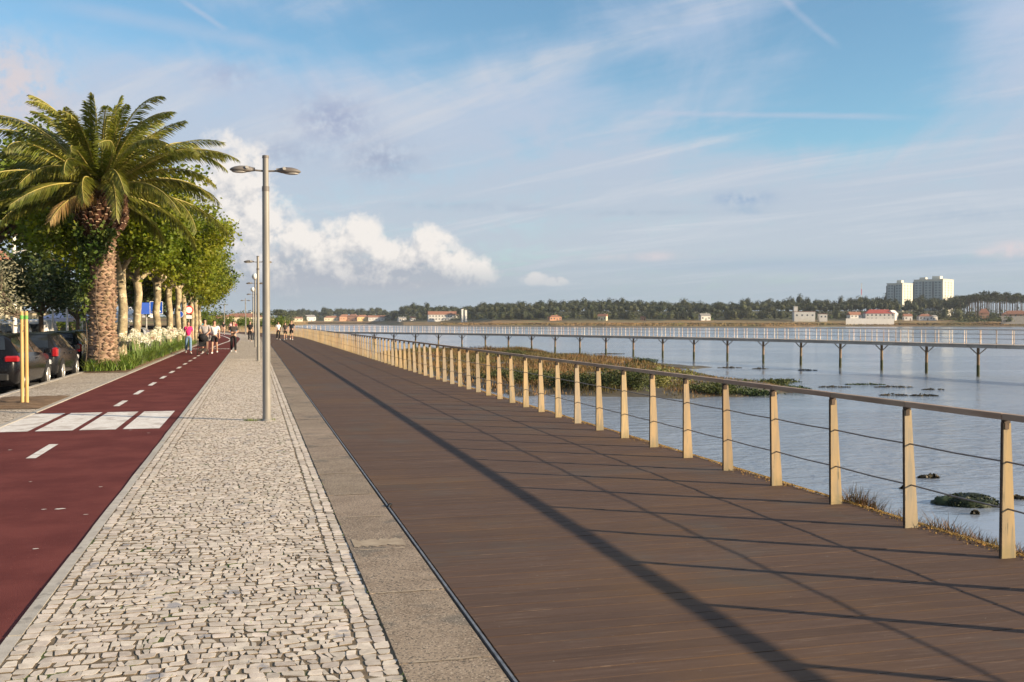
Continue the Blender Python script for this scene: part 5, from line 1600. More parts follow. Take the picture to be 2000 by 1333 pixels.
def person(label, loc, rz, H=1.68, top='pink', legs='denim', hair='hair_brown', stride=.22, arms=('down', 'down'), shorts=False, long_hair=True, sleeve='short', group=None, female=True, hold=None, cap=None):
    """faces -Y in its own frame; feet at z = 0"""
    t = thing('person', label, 'person', loc, rz, group)
    k = H / 1.75
    sw = .175 if female else .20; hw = .095
    def v(x, y, z): return Vector((x * k, y * k, z * k))
    J = dict(pel=v(0, 0, .95), sp=v(0, .01, 1.10), ch=v(0, .01, 1.30), nk=v(0, .0, 1.47), hb=v(0, -.01, 1.55), hm=v(0, -.02, 1.64), ht=v(0, -.015, 1.70))
    ph = stride
    for s_, n in ((-1, 'l'), (1, 'r')):
        f = s_ * ph
        J['hip' + n] = v(s_ * hw, 0, .92); J['kn' + n] = v(s_ * (hw + .005), -f * .55 - .03, .50 + abs(f) * .02); J['an' + n] = v(s_ * (hw + .01), -f + (.05 if f < 0 else 0), .09 + (.05 if f < 0 else .0)); J['to' + n] = J['an' + n] + v(s_ * .015, -.15, -.055)
        J['he' + n] = J['an' + n] + v(0, .045, -.055)
        J['sh' + n] = v(s_ * sw, .01, 1.41)
        md = arms[0 if s_ < 0 else 1]
        if md == 'down': J['el' + n] = v(s_ * (sw + .05), .03 + f * .25, 1.14); J['wr' + n] = v(s_ * (sw + .055), -.04 + f * .5, .90)
        elif md == 'fold': J['el' + n] = v(s_ * (sw + .07), -.02, 1.13); J['wr' + n] = v(-s_ * .03, -.22, 1.12)
        elif md == 'mouth': J['el' + n] = v(s_ * (sw + .03), -.14, 1.18); J['wr' + n] = v(s_ * .06, -.19, 1.42)
        elif md == 'push': J['el' + n] = v(s_ * (sw + .05), -.06, 1.14); J['wr' + n] = v(s_ * .17, -.34, 1.05)
    def chain(names, rad):
        return [tuple(J[n]) for n in names], rad
    VV, EE, RR, ix = [], [], [], {}
    def node(n, r):
        if n not in ix: ix[n] = len(VV); VV.append(tuple(J[n])); RR.append((r * k, r * k))
        return ix[n]
    def edge_(a, ra, b, rb): EE.append((node(a, ra), node(b, rb)))
    edge_('pel', .115, 'sp', .105); edge_('sp', .105, 'ch', .125); edge_('ch', .125, 'nk', .055); edge_('nk', .055, 'hb', .062); edge_('hb', .062, 'hm', .083); edge_('hm', .083, 'ht', .062)
    for n in 'lr':
        edge_('pel', .115, 'hip' + n, .088); edge_('hip' + n, .088, 'kn' + n, .056); edge_('kn' + n, .056, 'an' + n, .038); edge_('an' + n, .038, 'to' + n, .03)
        edge_('ch', .125, 'sh' + n, .055); edge_('sh' + n, .055, 'el' + n, .040); edge_('el' + n, .040, 'wr' + n, .027)
    body = skin_mesh(VV, EE, RR, 1)
    fx_ = MB()
    # hands: palm and five fingers; face: nose, ears
    for n, s_ in (('l', -1), ('r', 1)):
        w = J['wr' + n]; d = (w - J['el' + n]).normalized(); sd = d.cross(Vector((0, 1, 0)) if abs(d.y) < .8 else Vector((1, 0, 0))).normalized(); pn = d.cross(sd)
        fx_.tube([w - d * .02, w + d * .045 * k, w + d * .085 * k], [.024 * k, .032 * k, .030 * k], 6)
        for q, (o_, ln) in enumerate(((-.024, .065), (-.008, .078), (.008, .072), (.024, .055))):
            b0 = w + d * .080 * k + sd * o_ * k
            fx_.tube([b0, b0 + d * ln * .5 * k, b0 + d * ln * .85 * k + pn * .02 * k], [.0085 * k, .008 * k, .006 * k], 5)
        b0 = w + d * .02 * k + sd * .028 * k
        fx_.tube([b0, b0 + (d * .6 + sd * .6) * .04 * k, b0 + (d * .95 + sd * .3) * .075 * k], [.011 * k, .0095 * k, .007 * k], 5)
    hc = (J['hm'] + J['hb']) / 2
    fx_.ell(hc + v(0, -.088, .0), (.013 * k, .020 * k, .022 * k), 8, 5)
    for s_ in (-1, 1): fx_.ell(hc + v(s_ * .085, 0, .005), (.010 * k, .02 * k, .030 * k), 8, 5)
    fb = fx_.build('tmp2'); bm_ = merge([body, fb.data], 'body'); bpy.data.objects.remove(fb)
    link('body', bm_, t, M['skin'])
    f = MB()
    for s_ in (-1, 1): f.ell(hc + v(s_ * .032, -.078, .028), (.011 * k, .006 * k, .007 * k), 8, 5)
    f.build('eyes', M['sign_black'], t)
    f = MB(); f.ell(hc + v(0, -.080, -.040), (.022 * k, .006 * k, .007 * k), 8, 5); f.build('mouth', M['maroon'], t)
    # top
    VV, EE, RR, ix = [], [], [], {}
    J['nk2'] = v(0, .005, 1.43)
    J['hem'] = v(0, 0, .90)
    edge_('hem', .145, 'sp', .128 if female else .145); edge_('sp', .128 if female else .145, 'ch', .148); edge_('ch', .148, 'nk2', .078)
    for n in 'lr':
        J['sl' + n] = J['sh' + n].lerp(J['el' + n], .75 if sleeve == 'short' else .98)
        edge_('ch', .148, 'sh' + n, .072); edge_('sh' + n, .072, 'sl' + n, .058)
        if sleeve == 'long': J['sw' + n] = J['el' + n].lerp(J['wr' + n], .92); edge_('sl' + n, .058, 'sw' + n, .042)
    me = skin_mesh(VV, EE, RR, 1); me.name = 'top'; link('top', me, t, M[top])
    VV, EE, RR, ix = [], [], [], {}
    J['wst'] = v(0, 0, 1.02)
    edge_('wst', .120, 'pel', .130)
    for n in 'lr':
        edge_('pel', .130, 'hip' + n, .104)
        if shorts: J['cuff' + n] = J['hip' + n].lerp(J['kn' + n], .85); edge_('hip' + n, .104, 'cuff' + n, .088)
        else:
            J['cuff' + n] = J['kn' + n].lerp(J['an' + n], .95); edge_('hip' + n, .104, 'kn' + n, .074); edge_('kn' + n, .074, 'cuff' + n, .068)
    me = skin_mesh(VV, EE, RR, 1); me.name = 'trousers'; link('shorts' if shorts else 'trousers', me, t, M[legs])
    for n in 'lr':
        m = MB(); a_, to = J['an' + n], J['to' + n]
        m.tube([J['he' + n], J['he' + n].lerp(to, .4) + v(0, 0, .012), to, to + v(0, -.05, -.004)], [.042 * k, .047 * k, .043 * k, .02 * k], 8); m.build('shoe', M['sole'], t)
    h = MB()
    h.ell(hc + v(0, .020, .035), (.096 * k, .105 * k, .112 * k), 14, 9)
    h.v = [tuple(Vector(p) + (v(0, .05, 0) if (p[1] < hc.y - .045 * k and p[2] < hc.z + .065 * k) else Vector((0, 0, 0)))) for p in h.v]
    if long_hair: h.tube([hc + v(0, .06, .04), hc + v(0, .10, -.12), hc + v(0, .10, -.30)], [.088 * k, .085 * k, .05 * k], 10)
    h.build('hair', M[hair], t)
    if cap: 
        m = MB(); m.ell(hc + v(0, .01, .07), (.105 * k, .115 * k, .075 * k), 12, 7); m.bbox(hc + v(0, -.13, .06), (.14 * k, .10 * k, .014), .02); m.build('cap', M[cap], t)
    return t
def face_cam(x, y): return math.atan2(-x, -y) * -1 if False else 0.0
person('woman in a bright pink top and blue jeans walking on the red path', (-3.28, 54.2, 0), .12, 1.68, 'pink', 'denim', 'hair_brown', .12, ('mouth', 'down'))
person('man in a grey shirt and dark shorts pushing the pushchair on the red path', (-2.42, 53.3, 0), .05, 1.80, 'grey_cloth', 'black_cloth', 'hair_black', .2, ('push', 'push'), True, False, female=False)
person('person in a white top and black shorts walking beside the pushchair', (-1.98, 54.1, 0), -.05, 1.74, 'white_cloth', 'black_cloth', 'hair_brown', -.18, ('down', 'down'), True, False, female=False)
person('woman in black trousers and dark top with arms crossed on the cobbles', (-1.06, 55.6, 0), .02, 1.70, 'charcoal', 'black_cloth', 'hair_brown', .08, ('fold', 'fold'))
person('person in dark clothes standing behind the second lamp post', (-.30, 85.6, 0), .0, 1.72, 'black_cloth', 'black_cloth', 'hair_black', .1, ('down', 'down'), False, False)
person('woman in a white top and black trousers on the far boardwalk', (2.15, 93.0, 0), .1, 1.66, 'white_cloth', 'black_cloth', 'hair_brown', .2)
person('person in dark shorts, middle of three walkers on the boardwalk', (2.78, 93.4, 0), .0, 1.62, 'charcoal', 'black_cloth', 'hair_black', -.2, ('down', 'down'), True, False)
person('man in black shirt and black shorts, rightmost of three on the boardwalk', (3.30, 92.6, 0), -.1, 1.80, 'black_cloth', 'black_cloth', 'hair_black', .2, ('down', 'down'), True, False, female=False)
q = way(135, -.9); person('distant person in a pale pink top and jeans on the pavement', q, .1, 1.68, 'lightpink', 'denim', 'hair_brown', .1)
q = way(135.5, -.3); person('distant person in a maroon top beside the pale pink one', q, .1, 1.72, 'maroon', 'denim', 'hair_black', -.1, female=False, long_hair=False)
q = way(134, -1.9); person('distant person in black left of the pale pink top', q, .1, 1.66, 'black_cloth', 'skin', 'hair_black', .1, shorts=True)
q = way(150, -3.5); person('distant person in a teal shirt far along the red path', q, .1, 1.72, 'teal', 'denim', 'hair_black', .1, female=False, long_hair=False)
# white print on the black shirt
# pushchair
t = thing('pushchair', 'black pushchair pushed along the red path by the man', 'pushchair', (-2.50, 52.45, 0), .05)
m = MB()
for sd in (-1, 1):
    m.tube([(sd * .24, .36, 1.02), (sd * .24, .12, .62), (sd * .24, -.42, .16)], .014, 6); m.tube([(sd * .24, .12, .62), (sd * .24, .32, .14)], .014, 6); m.tube([(sd * .24, -.10, .42), (sd * .24, .30, .30)], .012, 6)
m.tube([(-.24, .36, 1.02), (.24, .36, 1.02)], .017, 6); m.tube([(-.24, .32, .14), (.24, .32, .14)], .012, 6); m.build('frame', M['black_trim'], t)
m = MB(); m.bbox((0, -.02, .45), (.40, .40, .08), .03); m.bbox((0, .20, .66), (.40, .07, .44), .03, Matrix.Rotation(-.25, 3, 'X')); m.build('seat', M['black_cloth'], t)
m = MB(); m.ell((0, .10, .86), (.23, .26, .20), 12, 7); m.build('hood', M['black_cloth'], t)
m = MB(); m.bbox((0, .12, .25), (.36, .34, .14), .03); m.build('basket', M['charcoal'], t)
for (x, y) in ((-.25, -.42), (.25, -.42), (-.25, .32), (.25, .32)):
    m = MB(); m.lathe([(.05, -.02), (.115, -.022), (.13, 0), (.115, .022), (.05, .02)], (x, y, .13), 14, True, Matrix.Rotation(PI / 2, 3, 'Y'), True); m.build('wheel', M['tyre'], t)
# ------------------------------------------------------------------ signs and far side of the road
def sign_pole(t, h): m = MB(); m.tube([(0, .03, -.15), (0, .03, h)], .03, 8); m.build('pole', M['pole_grey'], t)
t = thing('crossing_sign', 'blue square crossing sign with white triangle between plane trunks', 'road sign', (-5.30, 59.4, 0), .1)
sign_pole(t, 2.75)
for (x0, nm) in ((0, 0),):
    m = MB(); m.bbox((0, 0, 2.45), (.70, .02, .70), .02); bd = m.build('board', M['sign_blue'], t)
    m = MB()
    for sd in (-1, 1): m.box((sd * .335, -.0125, 2.45), (.022, .004, .69)); m.box((0, -.0125, 2.45 + sd * .335), (.648, .004, .022))
    m.build('border', M['sign_white'], bd)
    m = MB(); m.addf([(-.25, -.0135, 2.20), (.25, -.0135, 2.20), (0, -.0135, 2.66)], [(0, 1, 2)]); m.build('triangle', M['sign_white'], bd)
    m = MB()                                            # walking figure
    m.ell((.005, -.016, 2.52), (.026, .003, .026), 10, 6)
    m.addf([(-.02, -.0165, 2.49), (.03, -.0165, 2.49), (.025, -.0165, 2.37), (-.015, -.0165, 2.37)], [(0, 1, 2, 3)])
    m.addf([(-.015, -.0165, 2.37), (.008, -.0165, 2.37), (-.05, -.0165, 2.24), (-.075, -.0165, 2.24)], [(0, 1, 2, 3)]); m.addf([(.002, -.0165, 2.37), (.025, -.0165, 2.37), (.075, -.0165, 2.24), (.05, -.0165, 2.24)], [(0, 1, 2, 3)])
    for i in range(3): m.box((-.10 + i * .10, -.0145, 2.218), (.05, .004, .02))
    m.build('pictogram', M['sign_black'], bd)
t = thing('parking_sign', 'blue square sign left of the crossing sign, half hidden by a trunk', 'road sign', (-5.95, 60.5, 0), .35)
sign_pole(t, 2.7); m = MB(); m.bbox((0, 0, 2.42), (.62, .02, .66), .02); bd = m.build('board', M['sign_blue'], t)
m = MB(); m.box((-.30, -.0125, 2.42), (.03, .004, .66)); m.build('border', M['sign_white'], bd)
def disc(t, z, r0, mat, y, name, parent=None):
    m = MB(); m.tube([(0, y, z), (0, y - .012, z)], [r0, r0], 22); return m.build(name, M[mat], parent or t)
t = thing('round_sign', 'round white sign with a red ring near the far plane trunks', 'road sign', (-4.75, 79.5, 0), .05)
sign_pole(t, 2.85); b = disc(t, 2.55, .32, 'sign_red', 0, 'board'); disc(t, 2.55, .235, 'sign_white', -.012, 'disc', b)
m = MB(); m.bbox((0, 0, 2.02), (.42, .02, .26), .02); m.build('plate', M['sign_white'], t)
t = thing('round_sign', 'small round blue sign left of the red ringed sign', 'road sign', (-5.25, 77.0, 0), .05)
sign_pole(t, 2.5); b = disc(t, 2.2, .26, 'sign_white', 0, 'board'); disc(t, 2.2, .235, 'sign_blue', -.012, 'disc', b)

t = thing('floodlight_pole', 'tall white pole with angled arms above the dome trees at left', 'lamp post', AT(28, 52, 0))
m = MB(); m.tube([(0, 0, -.15), (0, 0, 6.75)], [.13, .10], 12); m.build('pole', M['pole_white'], t)
for z, dz_ in ((5.95, .0), (5.25, .28)):
    m = MB(); m.tube([(.08, 0, z), (.62, 0, z - .12 + dz_)], .03, 6); m.build('arm', M['pole_white'], t)
for px, dist, lb, H in ((103, 62, 'white globe lamp post behind the dome trees', 5.3), (131, 66, 'second white lamp post behind the trees left of the palm', 5.2)):
    t = thing('globe_lamp', lb, 'lamp post', AT(px, dist, 0))
    m = MB(); m.tube([(0, 0, -.15), (0, 0, H)], [.07, .05], 8); m.build('pole', M['pole_white'], t)
    m = MB(); m.ell((0, 0, H + .16), (.19, .19, .19), 12, 8); m.build('globe', M['globe'], t)
def tent(px, dist, w, d, h, mat, label):
    t = thing('canopy_tent', label, 'tent', AT(px, dist, 0), -.2)
    m = MB(); m.addf([(-w / 2, -d / 2, h), (w / 2, -d / 2, h), (w / 2, d / 2, h), (-w / 2, d / 2, h), (0, 0, h + w * .24)], [(0, 1, 4), (1, 2, 4), (2, 3, 4), (3, 0, 4)])
    for a, b in ((0, 1), (1, 2), (2, 3), (3, 0)):
        p, q = Vector(m.v[a]), Vector(m.v[b]); m.addf([p, q, q - Vector((0, 0, .28)), p - Vector((0, 0, .28))], [(0, 1, 2, 3)])
    m.build('roof', M[mat], t)
    for x in (-1, 1):
        for y in (-1, 1): m = MB(); m.tube([(x * w * .48, y * d * .48, -.15), (x * w * .48, y * d * .48, h)], .03, 6); m.build('leg', M['pole_white'], t)
tent(118, 78, 2.2, 2.5, 1.95, 'canopy', 'lavender canopy tent left of the palm trunk behind the cars')
tent(146, 84, 2.2, 2.5, 2.1, 'canopy', 'second lavender canopy tent right next to the palm trunk')
tent(232, 92, 2.8, 2.8, 1.9, 'canopy_white', 'white canopy tent behind the first plane trunk')
tent(262, 88, 3.2, 3.0, 2.3, 'canopy_white', 'bigger white canopy tent right of the first plane trunk')
# ------------------------------------------------------------------ far shore
def interp(x, tab): return float(np.interp(x, [a for a, _ in tab], [b for _, b in tab]))
FRONT = [(-2500, 300), (-200, 300), (380, 300), (520, 320), (560, 900), (600, 1490), (735, 1460), (790, 1020), (875, 910), (950, 860), (1200, 720), (1500, 690), (1590, 820), (1660, 880), (2000, 880), (2600, 860), (4200, 800)]
TREE_D = [(-2500, 420), (380, 420), (530, 480), (565, 1100), (600, 1620), (750, 1620), (785, 1260), (900, 1120), (960, 980), (2600, 960), (4200, 900)]
TOP = [(380, 606), (560, 608), (620, 607), (645, 604), (700, 606), (740, 603), (762, 611), (785, 601), (815, 596), (850, 600), (900, 601), (935, 597), (970, 590), (1000, 592), (1030, 594), (1100, 590), (1150, 588), (1200, 588), (1240, 591), (1300, 590), (1350, 592),
       (1400, 594), (1470, 590), (1550, 588), (1650, 587), (1700, 582), (1800, 583), (1850, 580), (1880, 578), (1920, 571), (1960, 573), (2100, 572), (2600, 575)]
pxs = np.concatenate([np.arange(-2500, 380, 120), np.arange(380, 2080, 6), np.arange(2080, 4300, 100)])
rows = []
for px in pxs:
    f = interp(px, FRONT) + 14 * mn.noise(Vector((px * .03, 0, 0))) + 6 * mn.noise(Vector((px * .13, 2, 0)))
    td = interp(px, TREE_D)
    rr = [(f, WZ - .4), (f + 4.0, WZ + .15), (f + 25, WZ + .7), (f + 80, -.9), (f + (td - f) * .5, .35), (td - 25, 1.7), (td, 3.2), (td + 120, 4.5 + (9 if 560 < px < 1850 else 0)), (td + 600, 5 + (8 if 560 < px < 1850 else 0)), (td + 3500, 8)]
    rows.append([AT(px, d, z + (.22 * mn.noise(Vector((px * .2, d * .2, 1))) if 0 < i < 6 else 0)) for i, (d, z) in enumerate(rr)])
w_ = len(rows[0])
V = [tuple(p) for r in rows for p in r]
Fm, Fh = [], []
for i in range(len(rows) - 1):
    for k in range(w_ - 1):
        (Fm if k < 6 else Fh).append((i * w_ + k, (i + 1) * w_ + k, (i + 1) * w_ + k + 1, i * w_ + k + 1))
struct(fast('marsh', V, Fm, M['far_marsh'], None, False), 'tawny salt marsh along the far bank')
struct(fast('terrain', V, Fh, M['hill'], None, True), 'gently rising land beyond the far marsh')
# tufts of reed along the far marsh front
n = 30000
px = RNG.uniform(860, 2060, n); dd = np.array([interp(p, FRONT) for p in px]) + RNG.uniform(2, 200, n) ** 1.0
base = np.array([tuple(AT(p, d, -.2 if d > interp(p, FRONT) + 30 else -1.2)) for p, d in zip(px, dd)])
V, Fa = blades(base, RNG.uniform(.5, 1.15, n), RNG.uniform(.5, 1.4, n), .3)
tag(fast('reeds', V, Fa, M['far_marsh']), 'reeds and tall grass on the far marsh', None, None, 'stuff')

HS = [('house', 'low cream house with terracotta roof behind the boardwalk walkers', 573, 1400, 34, 619.5, 'wall_cream', 'roof_tile', .15, 5, False),
      ('house', 'white gabled house standing right of the cream one on the left bank', 605, 1450, 20, 615.5, 'wall_white', 'roof_grey', .5, 3, False),
      ('house', 'cream town house at the left end of the colourful row', 648, 1560, 30, 617.5, 'wall_cream', 'roof_tile', .1, 5, True),
      ('house', 'orange town house second in the colourful row', 673, 1580, 22, 614.5, 'wall_orange', 'roof_tile', .2, 4, True),
      ('house', 'orange red town house with big roof in the middle of the row', 690, 1570, 20, 614.0, 'wall_orange', 'roof_tile', -.3, 3, True),
      ('house', 'bright yellow town house at the right of the colourful row', 708, 1550, 24, 615.5, 'wall_yellow', 'roof_tile', .25, 4, True),
      ('house', 'long white house with terracotta roof right of the yellow one', 737, 1560, 36, 616.5, 'wall_white', 'roof_tile', .1, 6, False),
      ('house', 'small white house alone among trees left of the long villa', 785, 1150, 15, 619.5, 'wall_white', 'roof_grey', .3, 3, False),
      ('house', 'tiny white house just right of the small white house', 806, 1140, 10, 618.5, 'wall_white', 'roof_tile', .3, 2, False),
      ('house', 'long arcaded house with terracotta roof on the wooded slope', 866, 1090, 60, 608.5, 'wall_white', 'roof_tile', .12, 10, False),
      ('house', 'pinkish house with terracotta roof low in the middle wood', 1083, 930, 24, 616.0, 'wall_orange', 'roof_tile', .35, 4, True),
      ('house', 'cream house half hidden in the middle of the wood', 1177, 935, 17, 613.5, 'wall_cream', 'roof_tile', -.3, 3, False),
      ('house', 'pale house glimpsed low among the middle trees', 1256, 930, 9, 618.0, 'wall_orange', 'roof_tile', .2, 2, False),
      ('house', 'white house with sloping roof right of the middle wood', 1376, 925, 20, 612.5, 'wall_white', 'roof_grey', .45, 3, False),
      ('house', 'small green hut beside the white sloping house', 1389, 905, 8, 623.0, 'leaf_mid', 'leaf_mid', .2, 2, False),
      ('house', 'white gabled house left of the large red roofed villa', 1668, 930, 24, 609.5, 'wall_white', 'roof_tile', .5, 3, False),
      ('house', 'large white villa with bright red roof on the right bank', 1716, 925, 56, 605.0, 'wall_white', 'roof_red', .28, 7, True),
      ('house', 'white gable end annexe joined right of the red roofed villa', 1743, 915, 22, 606.5, 'wall_white', 'wall_white', 1.2, 2, False),
      ('house', 'small white house right of the red roofed villa', 1772, 930, 16, 613.5, 'wall_white', 'roof_tile', .4, 2, False),
      ('house', 'white bungalow with terracotta roof under the right pines', 1806, 925, 26, 613.5, 'wall_white', 'roof_tile', .3, 4, True),
      ('house', 'small white gabled house next to the terracotta bungalow', 1823, 918, 13, 616.0, 'wall_white', 'roof_grey', .8, 2, False),
      ('house', 'orange house with terracotta roof behind the tall pine trunks', 1921, 950, 18, 603.5, 'wall_orange', 'roof_tile', .2, 3, True),
      ('house', 'wide terracotta roofed house at the right picture edge', 1982, 930, 46, 607.0, 'wall_orange', 'roof_tile', .1, 5, True)]
GAPS = [(h[2], h[4]) for h in HS] + [(1578, 70), (1700, 90)]
def clump_tree(p, h, cr, rng, flat=.55, n=46, sz=1.3, th=.62, trunk=True):
    C = rng.normal(size=(n, 3)); C /= np.linalg.norm(C, axis=1, keepdims=True)
    C *= rng.uniform(.55, 1.0, (n, 1)) * np.array([cr, cr, (h * (1 - th)) * .55])
    C[:, 2] += h * (th + (1 - th) * .5)
    C[:, :2] += rng.normal(size=2) * cr * .15
    return np.array(p) + C
Lp, Ls, Tr, Core = [], [], MB(), []
rg = np.random.default_rng(77)
for row, (off, hk, skip) in enumerate(((0, .55, .25), (35, .78, .1), (75, .92, .05), (120, 1.0, .05), (170, 1.02, .1), (230, 1.04, .1))):
    px = 545.0
    while px < 2070:
        d = interp(px, TREE_D) + off + rg.normal() * 8
        pxm = F / d
        step = rg.uniform(4.5, 8.5) * pxm
        if row == 0 and any(abs(px - g0) < g1 * .6 + 4 for g0, g1 in GAPS): px += step; continue
        if rg.random() > skip and not (1885 < px < 2080 and row >= 1):
            H = (HZ - interp(px, TOP)) * d / F + CH
            h = max(3.5, H * hk * (1 + rg.normal() * .09) * (.93 + .10 * mn.noise(Vector((px * .02, row, 3)))))
            if px < 780 and row < 2: h *= .8
            if 1885 < px: h = rg.uniform(4, 7)
            cr = rg.uniform(3.8, 6.4)
            zc0 = (.74, .70, .66, .62, .62, .62)[row] - (.25 if row < 1 else 0)
            p = AT(px, d, 3.0 + off * .006); h -= 2.6 * (row > 1)
            nn = 190
            zc = .74 if row > 0 else .50
            Core.append((p.x, p.y, p.z + h * zc, cr * .72, h * (1 - zc) * .70))
            Lp.append(clump_tree(p, h, cr, rg, n=nn, th=.58 if row > 1 else .25)); Ls.append(rg.uniform(.6, 1.35, nn))
            if row > 0 and px > 1650: Tr.tube([(p.x, p.y, 0), (p.x + rg.normal() * .3, p.y, h * .75)], [.32, .2], 4, False)
        px += step
V, Fa = leaf_quads(np.concatenate(Lp), np.concatenate(Ls), 1.0, up=.5, rng=rg)
u_ = []                                                  # solid hearts of the crowns
for i in range(5):
    th = PI * (i + .0) / 4
    for k in range(7): w = 2 * PI * k / 7; u_.append((math.sin(th) * math.cos(w), math.sin(th) * math.sin(w), -math.cos(th)))
u_ = np.array(u_); uf = np.array([(i * 7 + k, i * 7 + (k + 1) % 7, (i + 1) * 7 + (k + 1) % 7, (i + 1) * 7 + k) for i in range(4) for k in range(7)])
Cc = np.array(Core)
CV = Cc[:, None, :3] + u_[None] * np.stack([Cc[:, 3], Cc[:, 3], Cc[:, 4]], 1)[:, None, :] * rg.uniform(.75, 1.15, (len(Cc), len(u_), 1))
CF = np.arange(len(Cc))[:, None, None] * len(u_) + uf[None]
Fa = np.concatenate([Fa, CF.reshape(-1, 4) + len(V)]); V = np.concatenate([V, CV.reshape(-1, 3)])
tag(fast('pine_wood', V, Fa, M['pine_leaf']), 'long dark pine wood covering the far bank', None, None, 'stuff')
tag(Tr.build('wood_trunks', M['pine_trunk']), 'bare trunks showing in the distant pine wood', None, None, 'stuff')
# bushes at the foot of the wood
Lp, Ls = [], []
px = 548.0
for px in np.arange(548, 2060, 1.0):                    # understorey among the trunks
    d = interp(px, TREE_D) + rg.uniform(12, 70); h = rg.uniform(5.0, 9.5); cr = rg.uniform(3.0, 5.5); p = AT(px, d, 2.8)
    if rg.random() < .5: continue
    if px > 1862: d += 60; h *= 1.6
    if px > 1862 and rg.random() < .45: continue
    C = rg.normal(size=(50, 3)) * np.array([cr * .55, cr * .5, h * .36]); C[:, 2] = np.abs(C[:, 2]) + .3
    Lp.append(np.array(p) + C); Ls.append(rg.uniform(1.2, 2.6, 50))
px = 548.0
while px < 2070:
    d = interp(px, TREE_D) - (rg.uniform(5, 40) if rg.random() < .8 else rg.uniform(40, 95)); h = rg.uniform(2.5, 6.5)
    for g0, g1 in GAPS:
        if abs(px - g0) < g1 * .55: h = rg.uniform(4.0, 7.0) if g0 in (866, 1177, 1256, 785, 806) else rg.uniform(1.2, 3.2)
    if px > 1870: h = rg.uniform(3.5, 8.0) + max(0, 9 * mn.noise(Vector((px * .06, 1, 1)))); cr = rg.uniform(2.0, 4.5); p = AT(px, d, 1.8)
    C = rg.normal(size=(60, 3)) * np.array([cr * .55, cr * .5, h * .33]); C[:, 2] = np.abs(C[:, 2]) + .3
    Lp.append(np.array(p) + C); Ls.append(rg.uniform(.9, 2.0, 60)); px += rg.uniform(1.0, 2.8) * F / d
V, Fa = leaf_quads(np.concatenate(Lp), np.concatenate(Ls), .75, up=.5, rng=rg)
tag(fast('bushes', V, Fa, M['bush_far']), 'bushes at the foot of the distant wood', None, None, 'stuff')
# wood behind the town at the far left
Lp, Ls = [], []
for row in range(3):
    px = 372.0
    while px < 575:
        d = (560 + row * 60 if px < 530 else 1150 + row * 60); H = (HZ - interp(px, TOP)) * d / F + CH
        h = H * rg.uniform(.75, 1.05); p = AT(px, d, .5); nn = 50
        Lp.append(clump_tree(p, h, rg.uniform(2, 3.4), rg, n=nn, th=.2)); Ls.append(rg.uniform(.6, 1.3, nn)); px += rg.uniform(2.5, 5) * F / d
V, Fa = leaf_quads(np.concatenate(Lp), np.concatenate(Ls), .75, up=.5, rng=rg)
tag(fast('wood', V, Fa, M['bush_far']), 'distant wood behind the pink building', None, None, 'stuff')
# tall pines with open trunks at the right
pine_v = []
for i in range(4):
    r2 = np.random.default_rng(200 + i)
    H = 27 + i * .8
    C = []
    for k in range(9):
        c0 = np.array([r2.normal() * 2.2, r2.normal() * 2.2, H - 1.4 - r2.random() * 4.2]); C.append(c0 + r2.normal(size=(26, 3)) * np.array([1.3, 1.3, .55]))
    C = np.concatenate(C)
    V, Fa = leaf_quads(C, r2.uniform(.8, 1.6, len(C)), .75, .5, r2)
    m = MB(); bx, by = r2.normal() * .8, r2.normal() * .8
    m.tube([(0, 0, -1), (bx * .4, by * .4, H * .5), (bx, by, H - 2)], [.46, .36, .2], 6)
    for k in range(5): a = k * 1.3; m.tube([(bx * .8, by * .8, H * .78), (bx + math.cos(a) * 2.4, by + math.sin(a) * 2.4, H - 2.5)], [.13, .05], 4, False)
    pine_v.append((V, Fa, m))
pp_ = []
px = 1868.0; i = 0
while px < 2040:
    d = 985 + rg.uniform(-15, 60)
    H = (HZ - interp(px, TOP)) * d / F + CH
    lb = 'tall bare trunked pine in the open stand at the right of the far bank'
    if i < 4:
        t = thing('pine_tree', lb, 'tree', AT(px, d, 2.8), 0, 'open stand of tall pines'); V, Fa, m = pine_v[i]
        m.build('trunk', M['pine_trunk'], t); fast('crown', V, Fa, M['pine_leaf'], t); pp_.append(t)
    else: t = copy_tree(pp_[i % 4]); t.location = AT(px, d, 2.8)
    k = (H - 2.6) / 28.2 * rg.uniform(.93, 1.02); t.scale = (k, k, k); t.rotation_euler = (0, 0, rg.uniform(0, 6))
    px += rg.uniform(2.4, 8.0); i += 1

Lp, Ls = [], []; m = MB(); px = 1866.0
while px < 2060:
    d = rg.uniform(1050, 1230); H = (HZ - interp(px, TOP)) * d / F + CH; p = AT(px, d, .4); h = H * rg.uniform(.90, 1.0)
    Lp.append(clump_tree(p, h, rg.uniform(3.2, 5), rg, n=110, th=.70)); Ls.append(rg.uniform(.9, 1.8, 110))
    m.tube([(p.x, p.y, 0), (p.x + rg.normal() * .6, p.y, h * .82)], [.42, .28], 5, False); px += rg.uniform(1.0, 3.4)
V, Fa = leaf_quads(np.concatenate(Lp), np.concatenate(Ls), .75, up=.5, rng=rg)
tag(fast('pine_stand', V, Fa, M['pine_leaf']), 'farther pines behind the open stand at the right', None, None, 'stuff')
tag(m.build('stand_trunks', M['pine_trunk']), 'bare trunks of the farther pines at the right', None, None, 'stuff')
